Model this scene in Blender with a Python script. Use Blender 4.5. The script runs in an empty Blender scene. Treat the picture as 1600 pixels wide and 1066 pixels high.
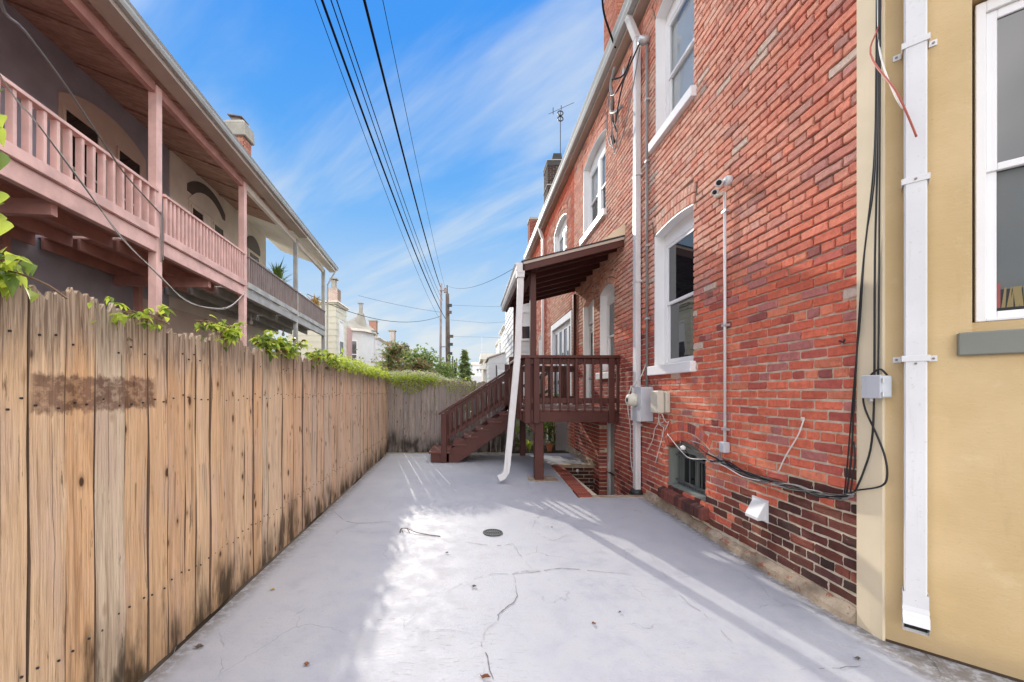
import bpy, math, random
from mathutils import Vector
R = math.radians
rnd = random.Random(7)
scn = bpy.context.scene
COL = scn.collection

# ------------------------------------------------------------------ camera, sky, sun, exposure
cam_d = bpy.data.cameras.new("camera"); cam = bpy.data.objects.new("camera", cam_d); COL.objects.link(cam)
cam.location = (0, 0, 1.40); cam.rotation_euler = (R(90), 0, 0)
cam_d.sensor_width = 36; cam_d.lens = 14.0; cam_d.sensor_fit = 'HORIZONTAL'
cam_d.shift_x = 65 / 1600; cam_d.shift_y = 79 / 1600
cam_d.clip_start = 0.05; cam_d.clip_end = 3000
scn.camera = cam

SUN_A, SUN_E = 0.26, 0.405            # towards the sun: (-A, 1, E)
sun_el = math.atan(SUN_E / math.hypot(1, SUN_A)); sun_az = math.atan2(SUN_A, 1)
sl = bpy.data.lights.new("sun", 'SUN'); sl.energy = 2.0; sl.angle = R(0.6); sl.color = (1.0, 0.93, 0.82)
so = bpy.data.objects.new("sun", sl); COL.objects.link(so)
so.rotation_euler = Vector((-SUN_A, 1, SUN_E)).to_track_quat('Z', 'Y').to_euler()

world = bpy.data.worlds.new("World"); scn.world = world; world.use_nodes = True
wn = world.node_tree; wn.nodes.clear()
def WN(t, **k):
    n = wn.nodes.new(t)
    for a, b in k.items(): setattr(n, a, b)
    return n
wl = wn.links.new
sky = WN('ShaderNodeTexSky', sky_type='NISHITA', sun_disc=False, sun_elevation=sun_el, sun_rotation=-sun_az,
         altitude=0, air_density=1.0, dust_density=0.15, ozone_density=2.5)
# even out the sky's brightness (a hazy, tone-mapped photograph), keeping its hue
lum = WN('ShaderNodeRGBToBW'); wl(sky.outputs[0], lum.inputs[0])
lr = WN('ShaderNodeMath', operation='DIVIDE'); lr.inputs[0].default_value = 1.0; wl(lum.outputs[0], lr.inputs[1])
lp = WN('ShaderNodeMath', operation='POWER'); wl(lr.outputs[0], lp.inputs[0]); lp.inputs[1].default_value = 0.80
fl = WN('ShaderNodeVectorMath', operation='SCALE'); wl(sky.outputs[0], fl.inputs[0]); wl(lp.outputs[0], fl.inputs['Scale'])
hs = WN('ShaderNodeHueSaturation'); hs.inputs['Saturation'].default_value = 1.22; hs.inputs['Value'].default_value = 1.0
wl(fl.outputs[0], hs.inputs['Color'])
tc = WN('ShaderNodeTexCoord'); sep = WN('ShaderNodeSeparateXYZ'); wl(tc.outputs['Generated'], sep.inputs[0])
zc = WN('ShaderNodeMath', operation='MAXIMUM'); wl(sep.outputs['Z'], zc.inputs[0]); zc.inputs[1].default_value = 0.0
za = WN('ShaderNodeMath', operation='ADD'); wl(zc.outputs[0], za.inputs[0]); za.inputs[1].default_value = 0.16
dx = WN('ShaderNodeMath', operation='DIVIDE'); wl(sep.outputs['X'], dx.inputs[0]); wl(za.outputs[0], dx.inputs[1])
dy = WN('ShaderNodeMath', operation='DIVIDE'); wl(sep.outputs['Y'], dy.inputs[0]); wl(za.outputs[0], dy.inputs[1])
cmb = WN('ShaderNodeCombineXYZ'); wl(dx.outputs[0], cmb.inputs[0]); wl(dy.outputs[0], cmb.inputs[1])
mp = WN('ShaderNodeMapping', vector_type='TEXTURE'); mp.inputs['Rotation'].default_value = (0, 0, R(-38)); mp.inputs['Scale'].default_value = (2.0, 0.62, 1); mp.inputs['Location'].default_value = (3.1, 1.2, 0)
wl(cmb.outputs[0], mp.inputs[0])
nz = WN('ShaderNodeTexNoise'); nz.inputs['Scale'].default_value = 1.15; nz.inputs['Detail'].default_value = 7
nz.inputs['Roughness'].default_value = 0.55; nz.inputs['Distortion'].default_value = 0.5
wl(mp.outputs[0], nz.inputs['Vector'])
cr = WN('ShaderNodeMapRange', interpolation_type='SMOOTHSTEP'); cr.inputs[1].default_value = 0.40; cr.inputs[2].default_value = 0.72
cr.inputs[3].default_value = 0.0; cr.inputs[4].default_value = 0.85
wl(nz.outputs['Fac'], cr.inputs[0])
# more veil towards the horizon
hz = WN('ShaderNodeMapRange', interpolation_type='SMOOTHSTEP'); wl(zc.outputs[0], hz.inputs[0])
hz.inputs[1].default_value = 0.02; hz.inputs[2].default_value = 0.55; hz.inputs[3].default_value = 0.52; hz.inputs[4].default_value = 0.0
ad = WN('ShaderNodeMath', operation='ADD', use_clamp=True); wl(cr.outputs[0], ad.inputs[0]); wl(hz.outputs[0], ad.inputs[1])
# the clear part: the sky texture, blended with a plain zenith-to-horizon blue
gr = WN('ShaderNodeValToRGB'); wl(zc.outputs[0], gr.inputs[0]); e = gr.color_ramp.elements
for p_, c_ in ((0.0, (2.4,2.8,3.2)), (0.14, (1.45,2.35,3.3)), (0.40, (0.50,1.60,3.3)), (0.66, (0.22,1.15,3.2)), (1.0, (0.18,1.0,3.0))):
    x = e[0] if p_ == 0 else e[len(e)-1] if p_ == 1.0 else e.new(p_)
    x.position = p_; x.color = (*c_, 1)
bl = WN('ShaderNodeMixRGB'); bl.inputs[0].default_value = 0.95; wl(hs.outputs[0], bl.inputs[1]); wl(gr.outputs[0], bl.inputs[2])
cm = WN('ShaderNodeMixRGB'); wl(ad.outputs[0], cm.inputs[0]); wl(bl.outputs[0], cm.inputs[1])
cm.inputs[2].default_value = (2.5, 2.75, 2.95, 1)
# bright white cloud banks added as fill light, offset to stay out of view
FILL_CLOUD_OFF = (15.0, 5.56, 3.0)
m2 = WN('ShaderNodeMapping'); m2.inputs['Location'].default_value = FILL_CLOUD_OFF; wl(tc.outputs['Generated'], m2.inputs[0])
n2 = WN('ShaderNodeTexNoise'); n2.inputs['Scale'].default_value = 1.0; n2.inputs['Detail'].default_value = 6; n2.inputs['Roughness'].default_value = 0.42; n2.inputs['Distortion'].default_value = 0.4
wl(m2.outputs[0], n2.inputs['Vector'])
c2 = WN('ShaderNodeMapRange', interpolation_type='SMOOTHSTEP'); wl(n2.outputs['Fac'], c2.inputs[0])
c2.inputs[1].default_value = 0.40; c2.inputs[2].default_value = 0.58; c2.inputs[3].default_value = 0.0; c2.inputs[4].default_value = 0.95
cb = WN('ShaderNodeMixRGB'); wl(c2.outputs[0], cb.inputs[0]); wl(cm.outputs[0], cb.inputs[1]); cb.inputs[2].default_value = (13.0, 12.5, 12.2, 1)
cm = cb
bg = WN('ShaderNodeBackground'); bg.inputs['Strength'].default_value = 0.15
wl(cm.outputs[0], bg.inputs['Color'])
wo = WN('ShaderNodeOutputWorld'); wl(bg.outputs[0], wo.inputs['Surface'])

vs = scn.view_settings
scn.display_settings.display_device = 'sRGB'
vs.view_transform = 'Standard'; vs.look = 'None'; vs.gamma = 1; vs.use_curve_mapping = False
vs.exposure = 0.97

# ------------------------------------------------------------------ helpers
F, U0, V0, H = 622.2, 735.0, 612.0, 1.40
def P(u, v, Y): return Vector(((u - U0) * Y / F, Y, H - (v - V0) * Y / F))
WX = 2.33                                          # the brick wall's face
def W(u, v, off=0.0):                              # a point on (or off) the brick wall
    return P(u, v, F * (WX - off) / (u - U0))

WO = {}
class MB:
    """collects simple solids and links them as one mesh object"""
    def __init__(s, xf=None): s.v = []; s.f = []; s.c = []; s.xf = xf; s.col = None
    def add(s, vs_, fs):
        b = len(s.v)
        if s.xf: vs_ = [s.xf(*p) for p in vs_]
        s.v += [tuple(p) for p in vs_]; s.f += [tuple(i + b for i in f) for f in fs]
        if s.col is not None: s.c += [s.col] * len(fs)
        return s
    def box(s, x0, x1, y0, y1, z0, z1):
        return s.add([(x0,y0,z0),(x1,y0,z0),(x1,y1,z0),(x0,y1,z0),(x0,y0,z1),(x1,y0,z1),(x1,y1,z1),(x0,y1,z1)],
                     [(0,3,2,1),(4,5,6,7),(0,1,5,4),(1,2,6,5),(2,3,7,6),(3,0,4,7)])
    def hexa(s, a, b):                              # two quads of 4 points, joined
        return s.add(list(a) + list(b), [(3,2,1,0),(4,5,6,7),(0,1,5,4),(1,2,6,5),(2,3,7,6),(3,0,4,7)])
    def bar(s, p, q, w, h, up=(0,0,1)):
        p, q = Vector(p), Vector(q); d = (q - p).normalized(); up = Vector(up)
        a = d.cross(up)
        if a.length < 1e-4: a = d.cross(Vector((0,1,0)))
        a.normalize(); b = a.cross(d).normalized(); a *= w / 2; b *= h / 2
        return s.hexa([p-a-b, p+a-b, p+a+b, p-a+b], [q-a-b, q+a-b, q+a+b, q-a+b])
    def tube(s, pts, r, n=6, caps=True):
        pts = [Vector(p) for p in pts]; vs_ = []; fs = []; m = len(pts)
        rr = r if isinstance(r, (list, tuple)) else [r] * m
        pa = None
        for i, p in enumerate(pts):
            d = (pts[min(i+1, m-1)] - pts[max(i-1, 0)])
            d = d.normalized() if d.length > 1e-9 else Vector((0,0,1))
            if pa is None:
                a = d.cross(Vector((0,0,1)))
                if a.length < 1e-3: a = d.cross(Vector((0,1,0)))
            else: a = pa - d * pa.dot(d)
            a.normalize(); pa = a; b = d.cross(a)
            for k in range(n):
                t = 2 * math.pi * k / n
                vs_.append(p + (a * math.cos(t) + b * math.sin(t)) * rr[i])
        for i in range(m - 1):
            for k in range(n):
                k2 = (k + 1) % n
                fs.append((i*n+k, i*n+k2, (i+1)*n+k2, (i+1)*n+k))
        if caps: fs += [tuple(range(n))[::-1], tuple((m-1)*n + k for k in range(n))]
        return s.add(vs_, fs)
    def prism(s, poly, vec):                        # polygon (3d points) extruded along vec
        n = len(poly); vec = Vector(vec); a = [Vector(p) for p in poly]; b = [p + vec for p in a]
        return s.add(a + b, [tuple(range(n))[::-1], tuple(range(n, 2*n))] + [(i, (i+1) % n, n + (i+1) % n, n + i) for i in range(n)])
    def lathe(s, c, prof, n=16, axis='Z'):
        vs_ = []; fs = []; c = Vector(c)
        for r_, z in prof:
            for k in range(n):
                t = 2*math.pi*k/n; x, y = r_*math.cos(t), r_*math.sin(t)
                vs_.append(c + (Vector((x,y,z)) if axis == 'Z' else Vector((z,x,y)) if axis == 'X' else Vector((x,z,y))))
        for i in range(len(prof)-1):
            for k in range(n):
                k2 = (k+1) % n; fs.append((i*n+k, i*n+k2, (i+1)*n+k2, (i+1)*n+k))
        fs.append(tuple(range(n))[::-1]); m = (len(prof)-1)*n; fs.append(tuple(m+k for k in range(n)))
        return s.add(vs_, fs)
    def quad(s, *p): return s.add(list(p), [tuple(range(len(p)))])
    def build(s, name, mat, parent=None, smooth=False, bevel=0, at=None, kind=None):
        vs_ = [Vector(p) for p in s.v]
        if at is None:
            lo = Vector((min(p.x for p in vs_), min(p.y for p in vs_), min(p.z for p in vs_)))
            hi = Vector((max(p.x for p in vs_), max(p.y for p in vs_), max(p.z for p in vs_)))
            at = Vector(((lo.x+hi.x)/2, (lo.y+hi.y)/2, lo.z))
        at = Vector(at)
        me = bpy.data.meshes.new(name)
        me.from_pydata([tuple(p - at) for p in vs_], [], s.f)
        if s.c:
            ca = me.attributes.new("bcol", 'FLOAT_COLOR', 'FACE')
            ca.data.foreach_set('color', [x for c in s.c for x in (c[0], c[1], c[2], 1.0)])
        if smooth: me.polygons.foreach_set('use_smooth', [True] * len(me.polygons))
        me.materials.append(mat)
        o = bpy.data.objects.new(name, me); COL.objects.link(o)
        link(o, parent, at)
        if bevel:
            md = o.modifiers.new("bevel", 'BEVEL'); md.width = bevel; md.segments = 1; md.limit_method = 'ANGLE'
        if kind: o['kind'] = kind
        return o

def link(o, parent, at):
    WO[o.name] = Vector(at)
    if parent is not None:
        o.parent = parent; o.location = Vector(at) - WO[parent.name]
    else: o.location = at
def thing(name, label, cat, at, group=None):
    o = bpy.data.objects.new(name, None); COL.objects.link(o); o.empty_display_size = 0.1
    o.location = at; WO[o.name] = Vector(at)
    return tag(o, label, cat, group)
def tag(o, label, cat, group=None):
    o['label'] = label; o['category'] = cat
    if group: o['group'] = group
    return o
def copy_tree(o, parent=None):
    c = o.copy(); COL.objects.link(c)
    if parent: c.parent = parent
    for ch in list(o.children): copy_tree(ch, c)
    return c

def sag(p, q, drop, n=14):
    p, q = Vector(p), Vector(q)
    return [p.lerp(q, i/n) - Vector((0,0,1)) * drop * 4 * (i/n) * (1 - i/n) for i in range(n+1)]
def smooth_path(pts, k=4):                          # Catmull-Rom
    pts = [Vector(p) for p in pts]; out = []
    for i in range(len(pts)-1):
        p0, p1, p2, p3 = pts[max(i-1,0)], pts[i], pts[i+1], pts[min(i+2,len(pts)-1)]
        for j in range(k):
            t = j/k
            out.append(0.5*((2*p1) + (p2-p0)*t + (2*p0-5*p1+4*p2-p3)*t*t + (3*p1-p0-3*p2+p3)*t*t*t))
    return out + [pts[-1]]

# ------------------------------------------------------------------ materials
class NT:
    def __init__(s, name):
        s.m = bpy.data.materials.new(name); s.m.use_nodes = True; s.t = s.m.node_tree; s.t.nodes.clear()
        s.out = s.n('ShaderNodeOutputMaterial'); s.b = s.n('ShaderNodeBsdfPrincipled')
        s.l(s.b.outputs[0], s.out.inputs['Surface'])
    def n(s, t, **k):
        x = s.t.nodes.new(t)
        for a, b in k.items(): setattr(x, a, b)
        return x
    def l(s, a, b): s.t.links.new(a, b)
    def val(s, sock, x):
        if hasattr(x, 'links'): s.l(x, sock)
        elif isinstance(x, (tuple, list)) and len(x) == 3 and sock.type == 'RGBA': sock.default_value = (*x, 1)
        else: sock.default_value = x
    def coord(s, kind='Object', scale=(1,1,1), rot=(0,0,0), rand=0.0):
        if kind == 'World': src = s.n('ShaderNodeNewGeometry').outputs['Position']
        else: src = s.n('ShaderNodeTexCoord').outputs[kind]
        if rand:
            oi = s.n('ShaderNodeObjectInfo'); mu = s.n('ShaderNodeMath', operation='MULTIPLY'); s.l(oi.outputs['Random'], mu.inputs[0]); mu.inputs[1].default_value = rand
            va = s.n('ShaderNodeVectorMath', operation='ADD'); s.l(src, va.inputs[0]); s.l(mu.outputs[0], va.inputs[1]); src = va.outputs[0]
        mp = s.n('ShaderNodeMapping'); s.l(src, mp.inputs[0]); mp.inputs['Scale'].default_value = scale; mp.inputs['Rotation'].default_value = rot
        return mp.outputs[0]
    def noise(s, vec, scale, detail=4, rough=0.55, dist=0.0):
        x = s.n('ShaderNodeTexNoise'); s.l(vec, x.inputs['Vector']); x.inputs['Scale'].default_value = scale
        x.inputs['Detail'].default_value = detail; x.inputs['Roughness'].default_value = rough; x.inputs['Distortion'].default_value = dist
        return x.outputs['Fac']
    def ramp(s, fac, a, b, lo=0.0, hi=1.0):
        x = s.n('ShaderNodeMapRange', interpolation_type='SMOOTHSTEP'); s.val(x.inputs[0], fac)
        for i, q in zip((1,2,3,4), (a,b,lo,hi)): x.inputs[i].default_value = q
        return x.outputs[0]
    def mix(s, fac, a, b, mode='MIX'):
        x = s.n('ShaderNodeMixRGB', blend_type=mode); s.val(x.inputs[0], fac); s.val(x.inputs[1], a); s.val(x.inputs[2], b)
        return x.outputs[0]
    def math(s, op, a, b=0.0):
        x = s.n('ShaderNodeMath', operation=op); s.val(x.inputs[0], a); s.val(x.inputs[1], b); return x.outputs[0]
    def rand(s): return s.n('ShaderNodeObjectInfo').outputs['Random']
    def sepz(s, vec):
        x = s.n('ShaderNodeSeparateXYZ'); s.l(vec, x.inputs[0]); return x.outputs
    def fin(s, col, rough=0.6, bump=None, bstr=0.3, bdist=0.01, spec=0.4, metal=0.0):
        s.val(s.b.inputs['Base Color'], col); s.val(s.b.inputs['Roughness'], rough)
        s.b.inputs['Specular IOR Level'].default_value = spec; s.b.inputs['Metallic'].default_value = metal
        if bump is not None:
            x = s.n('ShaderNodeBump'); x.inputs['Strength'].default_value = bstr; x.inputs['Distance'].default_value = bdist
            s.l(bump, x.inputs['Height']); s.l(x.outputs[0], s.b.inputs['Normal'])
        return s.m
def paint(name, base, rough=0.5, vary=0.12, dirt=0.15, dirtcol=(0.12,0.10,0.08), spec=0.4, metal=0.0, fine=60):
    t = NT(name); v = t.coord('World'); n1 = t.noise(v, 1.7, 5); n2 = t.noise(v, fine, 3)
    dk = tuple(c*(1-vary) for c in base); lt = tuple(min(1, c*(1+vary)) for c in base)
    c = t.mix(t.ramp(n1, .3, .7), dk, lt)
    g = t.coord('World', (9, 9, 0.8)); d = t.ramp(t.noise(g, 2.2, 5, .65), .56, .78, 0, dirt)
    c = t.mix(d, c, dirtcol)
    c = t.mix(t.ramp(n2, .62, .75, 0, dirt*.7), c, dirtcol)
    return t.fin(c, rough, n2, 0.12, 0.004, spec, metal)

def wood_paint(name, base, worn=(0.3,0.25,0.2), amt=0.25, rough=0.55, lift=1.0):
    t = NT(name); v = t.coord('Object', rand=37.0); n1 = t.noise(v, 2.5, 5); n2 = t.noise(t.coord('World'), 45, 4, .6)
    rn = t.rand()
    c = t.mix(t.ramp(n1, .3, .7), tuple(x*.82 for x in base), tuple(min(1, x*1.15) for x in base))
    c = t.mix(t.math('MULTIPLY', rn, .25), c, tuple(x*.72 for x in base))
    c = t.mix(t.ramp(n2, .60, .74, 0, amt), c, worn)
    return t.fin(c, rough, n2, 0.18, 0.004, 0.35)
# ---- the materials of the place
def brick_mat(name, by_object):
    t = NT(name)
    if by_object: base = t.n('ShaderNodeObjectInfo').outputs['Color']
    else:
        a = t.n('ShaderNodeAttribute'); a.attribute_name = 'bcol'; base = a.outputs['Color']
    v = t.coord('World'); n1 = t.noise(v, 28, 6, .62); n2 = t.noise(v, 150, 3, .6); n3 = t.noise(v, 7, 3); n5 = t.noise(v, 55, 6, .72)
    c = t.mix(t.ramp(n1, .28, .72), t.mix(0.16, base, (0.05,0.02,0.015)), t.mix(1.0, base, (1.14,1.16,1.18), 'MULTIPLY'))
    c = t.mix(t.ramp(n3, .45, .7, 0, .3), c, t.mix(.7, (0.46,0.12,0.07), base))
    c = t.mix(t.ramp(n2, .62, .74, 0, .45), c, (0.11,0.045,0.035))
    c = t.mix(t.ramp(n5, .56, .68, 0, .55), c, t.mix(.65, base, (0.10,0.035,0.03))); c = t.mix(t.ramp(n5, .32, .42, .3, 0), c, t.mix(1.0, base, (1.32,1.5,1.55), 'MULTIPLY'))
    c = t.mix(t.ramp(t.noise(t.coord('World', (8,8,.7)), 1.8, 6, .7), .58, .76, 0, .24), c, (0.12,0.05,0.04))
    c = t.mix(t.ramp(t.noise(v, 42, 5, .7), .65, .72, 0, .5), c, (0.60,0.50,0.39))      # mortar smears
    h = t.mix(.5, n5, n2)
    return t.fin(c, 0.9, h, 1.0, 0.010, 0.2)
M_BRICK = brick_mat("brick_red", True); M_BRICKS = brick_mat("brickwork_red", False)
def mortar():
    t = NT("mortar"); v = t.coord('World'); n1 = t.noise(v, 14, 5); n2 = t.noise(v, 160, 3)
    c = t.mix(t.ramp(n1, .3, .7), (0.52,0.44,0.33), (0.74,0.65,0.51)); c = t.mix(t.ramp(n2, .58, .7, 0, .4), c, (0.16,0.12,0.09)); c = t.mix(t.math('MULTIPLY', t.ramp(t.math('ADD', t.sepz(v)[2], t.math('MULTIPLY', n1, .5)), 2.2, 2.9, 0, .8), t.ramp(n1, .30, .55, .55, 1)), c, (0.15,0.085,0.06))
    return t.fin(c, 0.95, n2, 0.6, 0.005, 0.15)
M_MORTAR = mortar()
def parge():
    t = NT("parging"); v = t.coord('World'); n1 = t.noise(v, 6, 6, .65); n2 = t.noise(v, 90, 4)
    c = t.mix(t.ramp(n1, .3, .7), (0.27,0.21,0.15), (0.47,0.385,0.29)); c = t.mix(t.ramp(t.noise(v, 13, 5, .65), .58, .63, 0, .85), c, (0.33,0.12,0.07)); c = t.mix(t.ramp(t.noise(v, 30, 4, .7), .60, .68, 0, .6), c, (0.16,0.12,0.09))
    return t.fin(c, 0.95, n2, 0.6, 0.008, 0.15)
M_PARGE = parge()
def plank(name, tints, grey, stain, foot=.34, patch=False):
    t = NT(name); o = t.coord('Object', rand=61.0); w = t.coord('World')
    g1 = t.noise(t.coord('Object', (13, 13, 0.8), rand=61.0), 3.0, 6, .6, .7)            # long grain
    g2 = t.noise(t.coord('Object', (70, 70, 1.3), rand=61.0), 2.6, 4, .6, .3)            # fine dark lines
    n1 = t.noise(o, 2.6, 4); n3 = t.noise(t.coord('Object', (5, 5, 1.0), rand=61.0), 1.6, 4, .6)
    rp = t.n('ShaderNodeValToRGB'); t.l(t.rand(), rp.inputs[0]); rp.color_ramp.interpolation = 'CONSTANT'; e = rp.color_ramp.elements
    for i, c in enumerate(tints):
        x = e[0] if i == 0 else e[1] if i == 1 else e.new(i/len(tints)); x.position = i/len(tints); x.color = (*c, 1)
    base = rp.outputs[0]; X, Y, Z = t.sepz(w)
    c = t.mix(t.ramp(g1, .32, .70), t.mix(.26, base, (0.16,0.085,0.04)), t.mix(.14, base, (1.0,.84,.62)))
    c = t.mix(t.ramp(n3, .48, .68, 0, .55), c, grey)
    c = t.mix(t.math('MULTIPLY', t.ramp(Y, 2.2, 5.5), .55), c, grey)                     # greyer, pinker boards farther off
    c = t.mix(t.ramp(g2, .60, .72, 0, .5), c, (0.15,0.085,0.05))
    g3 = t.noise(t.coord('Object', (30, 30, 1.1), rand=61.0), 3.0, 5, .65, .5)
    c = t.mix(t.ramp(g3, .55, .68, 0, .40), c, (0.30,0.165,0.085)); c = t.mix(t.ramp(g3, .34, .46, .30, 0), c, (0.86,0.68,0.46))
    xo = t.sepz(t.n('ShaderNodeTexCoord').outputs['Object'])[0 if not patch else 1]; wob = t.noise(t.coord('Object', (1,1,2.2), rand=61.), 1.5, 4)
    sx = t.math('ABSOLUTE', t.math('ADD', xo, t.math('ADD', t.math('MULTIPLY', t.rand(), .11), t.math('SUBTRACT', t.math('MULTIPLY', wob, -.035), .038))))
    c = t.mix(t.math('MULTIPLY', t.ramp(sx, .0008, .0026, .62, 0), t.ramp(n3, .48, .56)), c, (0.05,0.03,0.02))
    vo = t.n('ShaderNodeTexVoronoi'); t.l(t.coord('Object', (9, 9, 4.2), rand=61.0), vo.inputs['Vector']); vo.inputs['Scale'].default_value = 1.2
    kz = t.math('MULTIPLY', t.math('ADD', n1, t.noise(o, 8, 2)), .27); kd = t.math('ADD', vo.outputs['Distance'], kz)
    c = t.mix(t.ramp(kd, .36, .52, .45, 0), c, (0.32,0.16,0.075)); c = t.mix(t.ramp(kd, .32, .385, .92, 0), c, (0.06,0.03,0.018))
    sm = t.noise(t.coord('World', (30, 30, 2.2)), 1.5, 8, .74); sk = t.noise(t.coord('World', (30, 30, .55)), 1.4, 3, .5)
    top = t.math('MULTIPLY', t.ramp(t.math('ADD', Z, t.math('MULTIPLY', sm, .55)), 1.70, 1.95), .85)
    c = t.mix(top, c, t.mix(t.ramp(g3, .4, .6), (0.50,0.40,0.31), (0.17,0.125,0.095)))
    for z0, z1, a_ in ((1.30, 1.56, .65), (.62, .95, .60)):                              # rust and sap runs under the nail lines
        band = t.math('MULTIPLY', t.ramp(Z, z0, z1-.02), t.ramp(Z, z1, z1+.02, 1, 0)); c = t.mix(t.math('MULTIPLY', t.math('MULTIPLY', band, t.ramp(sk, .60, .66)), a_), c, (0.10,0.055,0.035))
    run = t.ramp(t.noise(t.coord('World', (12, 12, .32)), 1.7, 6, .72), .56, .70, 0, .5); c = t.mix(run, c, (0.24,0.135,0.075))
    blot = t.ramp(t.noise(t.coord('World', (2.2, 2.2, .8)), 1.6, 3, .5), .46, .62)
    ft = t.ramp(t.math('ADD', t.math('SUBTRACT', Z, t.math('MULTIPLY', sm, .6)), t.math('MULTIPLY', blot, -.20)), foot-.66, foot-.30, .92, 0)
    ft = t.math('MULTIPLY', ft, t.ramp(t.noise(t.coord('World', (3.2,3.2,1.0)), 1.7, 4, .6), .40, .56, .30, 1))
    c = t.mix(ft, c, stain)
    c = t.mix(t.math('MULTIPLY', t.ramp(t.noise(t.coord('World', (24,24,2.8)), 1.4, 5, .7), .62, .70), .75), c, stain)
    if patch:                                                                           # the brown smear left by a batten
        e1 = t.math('MULTIPLY', t.ramp(Y, 1.42, 1.46), t.ramp(Y, 2.02, 2.06, 1, 0)); zz = t.math('ADD', Z, t.math('MULTIPLY', t.noise(t.coord('World', (26,26,9)), 1.0, 4, .7), .09))
        e2 = t.math('MULTIPLY', t.ramp(zz, 1.355, 1.375), t.ramp(zz, 1.50, 1.52, 1, 0)); m = t.math('MULTIPLY', t.math('MULTIPLY', e1, e2), t.ramp(t.noise(t.coord('World',(10,10,14)), 2.2, 4, .65), .38, .56, .5, .85))
        c = t.mix(m, c, t.mix(t.ramp(n1, .4, .6), (0.13,0.06,0.035), (0.24,0.13,0.09)))
    return t.fin(c, 0.85, t.mix(.5, g3, g2), 0.8, 0.012, 0.2)
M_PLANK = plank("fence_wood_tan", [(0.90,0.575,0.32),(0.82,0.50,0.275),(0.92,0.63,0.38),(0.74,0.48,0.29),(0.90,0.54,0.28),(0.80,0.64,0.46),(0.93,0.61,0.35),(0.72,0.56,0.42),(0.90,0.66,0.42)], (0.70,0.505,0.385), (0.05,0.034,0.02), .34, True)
M_PLANKG = plank("fence_wood_grey", [(0.33,0.28,0.25),(0.27,0.23,0.215),(0.36,0.29,0.25),(0.24,0.215,0.21)], (0.25,0.225,0.225), (0.035,0.03,0.024), .45)
def slab():
    t = NT("painted_concrete"); v = t.coord('World'); X, Y, Z = t.sepz(v)
    n1 = t.noise(v, 0.9, 5, .6); n2 = t.noise(v, 55, 5, .65); n3 = t.noise(v, 6, 6, .68); n4 = t.noise(v, 18, 5, .7)
    c = t.mix(t.ramp(n1, .3, .7), (0.375,0.385,0.43), (0.435,0.445,0.48))
    c = t.mix(t.ramp(n3, .44, .66, 0, .32), c, (0.475,0.47,0.455)); c = t.mix(t.ramp(n3, .36, .48, .24, 0), c, (0.31,0.315,0.345))
    c = t.mix(t.ramp(n4, .58, .72, 0, .28), c, (0.27,0.265,0.265)); c = t.mix(t.ramp(n2, .58, .72, 0, .35), c, (0.24,0.235,0.235))
    tr = t.noise(t.coord('World', (6, 26, 6), rot=(0,0,R(38))), 1.8, 7, .75)             # trowel ridges
    zone = t.math('MULTIPLY', t.ramp(Y, 2.0, 3.1, 1, 0), t.math('MULTIPLY', t.ramp(X, -.75, -.2), t.ramp(X, .0, .5, 1, 0)))
    m = t.math('MULTIPLY', t.math('MAXIMUM', zone, t.ramp(t.noise(v, 1.1, 3), .54, .66, 0, .6)), t.ramp(tr, .54, .64))
    c = t.mix(t.math('MULTIPLY', m, .5), c, (0.19,0.18,0.175))
    st = t.ramp(t.noise(v, 2.3, 7, .74), .57, .72, 0, .24); c = t.mix(st, c, (0.31,0.285,0.255))
    vo = t.n('ShaderNodeTexVoronoi', feature='DISTANCE_TO_EDGE'); vo.inputs['Scale'].default_value = 1.5; wv = t.n('ShaderNodeVectorMath', operation='ADD')
    ns = t.n('ShaderNodeTexNoise'); t.l(v, ns.inputs['Vector']); ns.inputs['Scale'].default_value = 4; ns.inputs['Detail'].default_value = 6; t.l(v, wv.inputs[0]); sc3 = t.n('ShaderNodeVectorMath', operation='SCALE'); t.l(ns.outputs['Color'], sc3.inputs[0]); sc3.inputs['Scale'].default_value = .25; t.l(sc3.outputs[0], wv.inputs[1]); t.l(wv.outputs[0], vo.inputs['Vector'])
    hair = t.math('MULTIPLY', t.ramp(vo.outputs['Distance'], .0015, .005, 1, 0), t.ramp(t.noise(v, 1.6, 3), .50, .60)); c = t.mix(t.math('MULTIPLY', hair, .45), c, (0.15,0.145,0.14))
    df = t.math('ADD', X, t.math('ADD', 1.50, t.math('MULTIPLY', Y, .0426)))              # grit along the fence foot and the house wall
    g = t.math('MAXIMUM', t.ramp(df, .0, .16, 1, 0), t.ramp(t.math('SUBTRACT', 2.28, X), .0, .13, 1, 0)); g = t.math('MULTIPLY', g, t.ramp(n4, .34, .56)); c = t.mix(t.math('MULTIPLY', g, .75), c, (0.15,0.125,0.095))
    h = t.mix(.45, n2, tr)
    return t.fin(c, t.ramp(n3, .3, .7, .5, .78), h, 0.55, 0.008, 0.35)
M_SLAB = slab()
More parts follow.
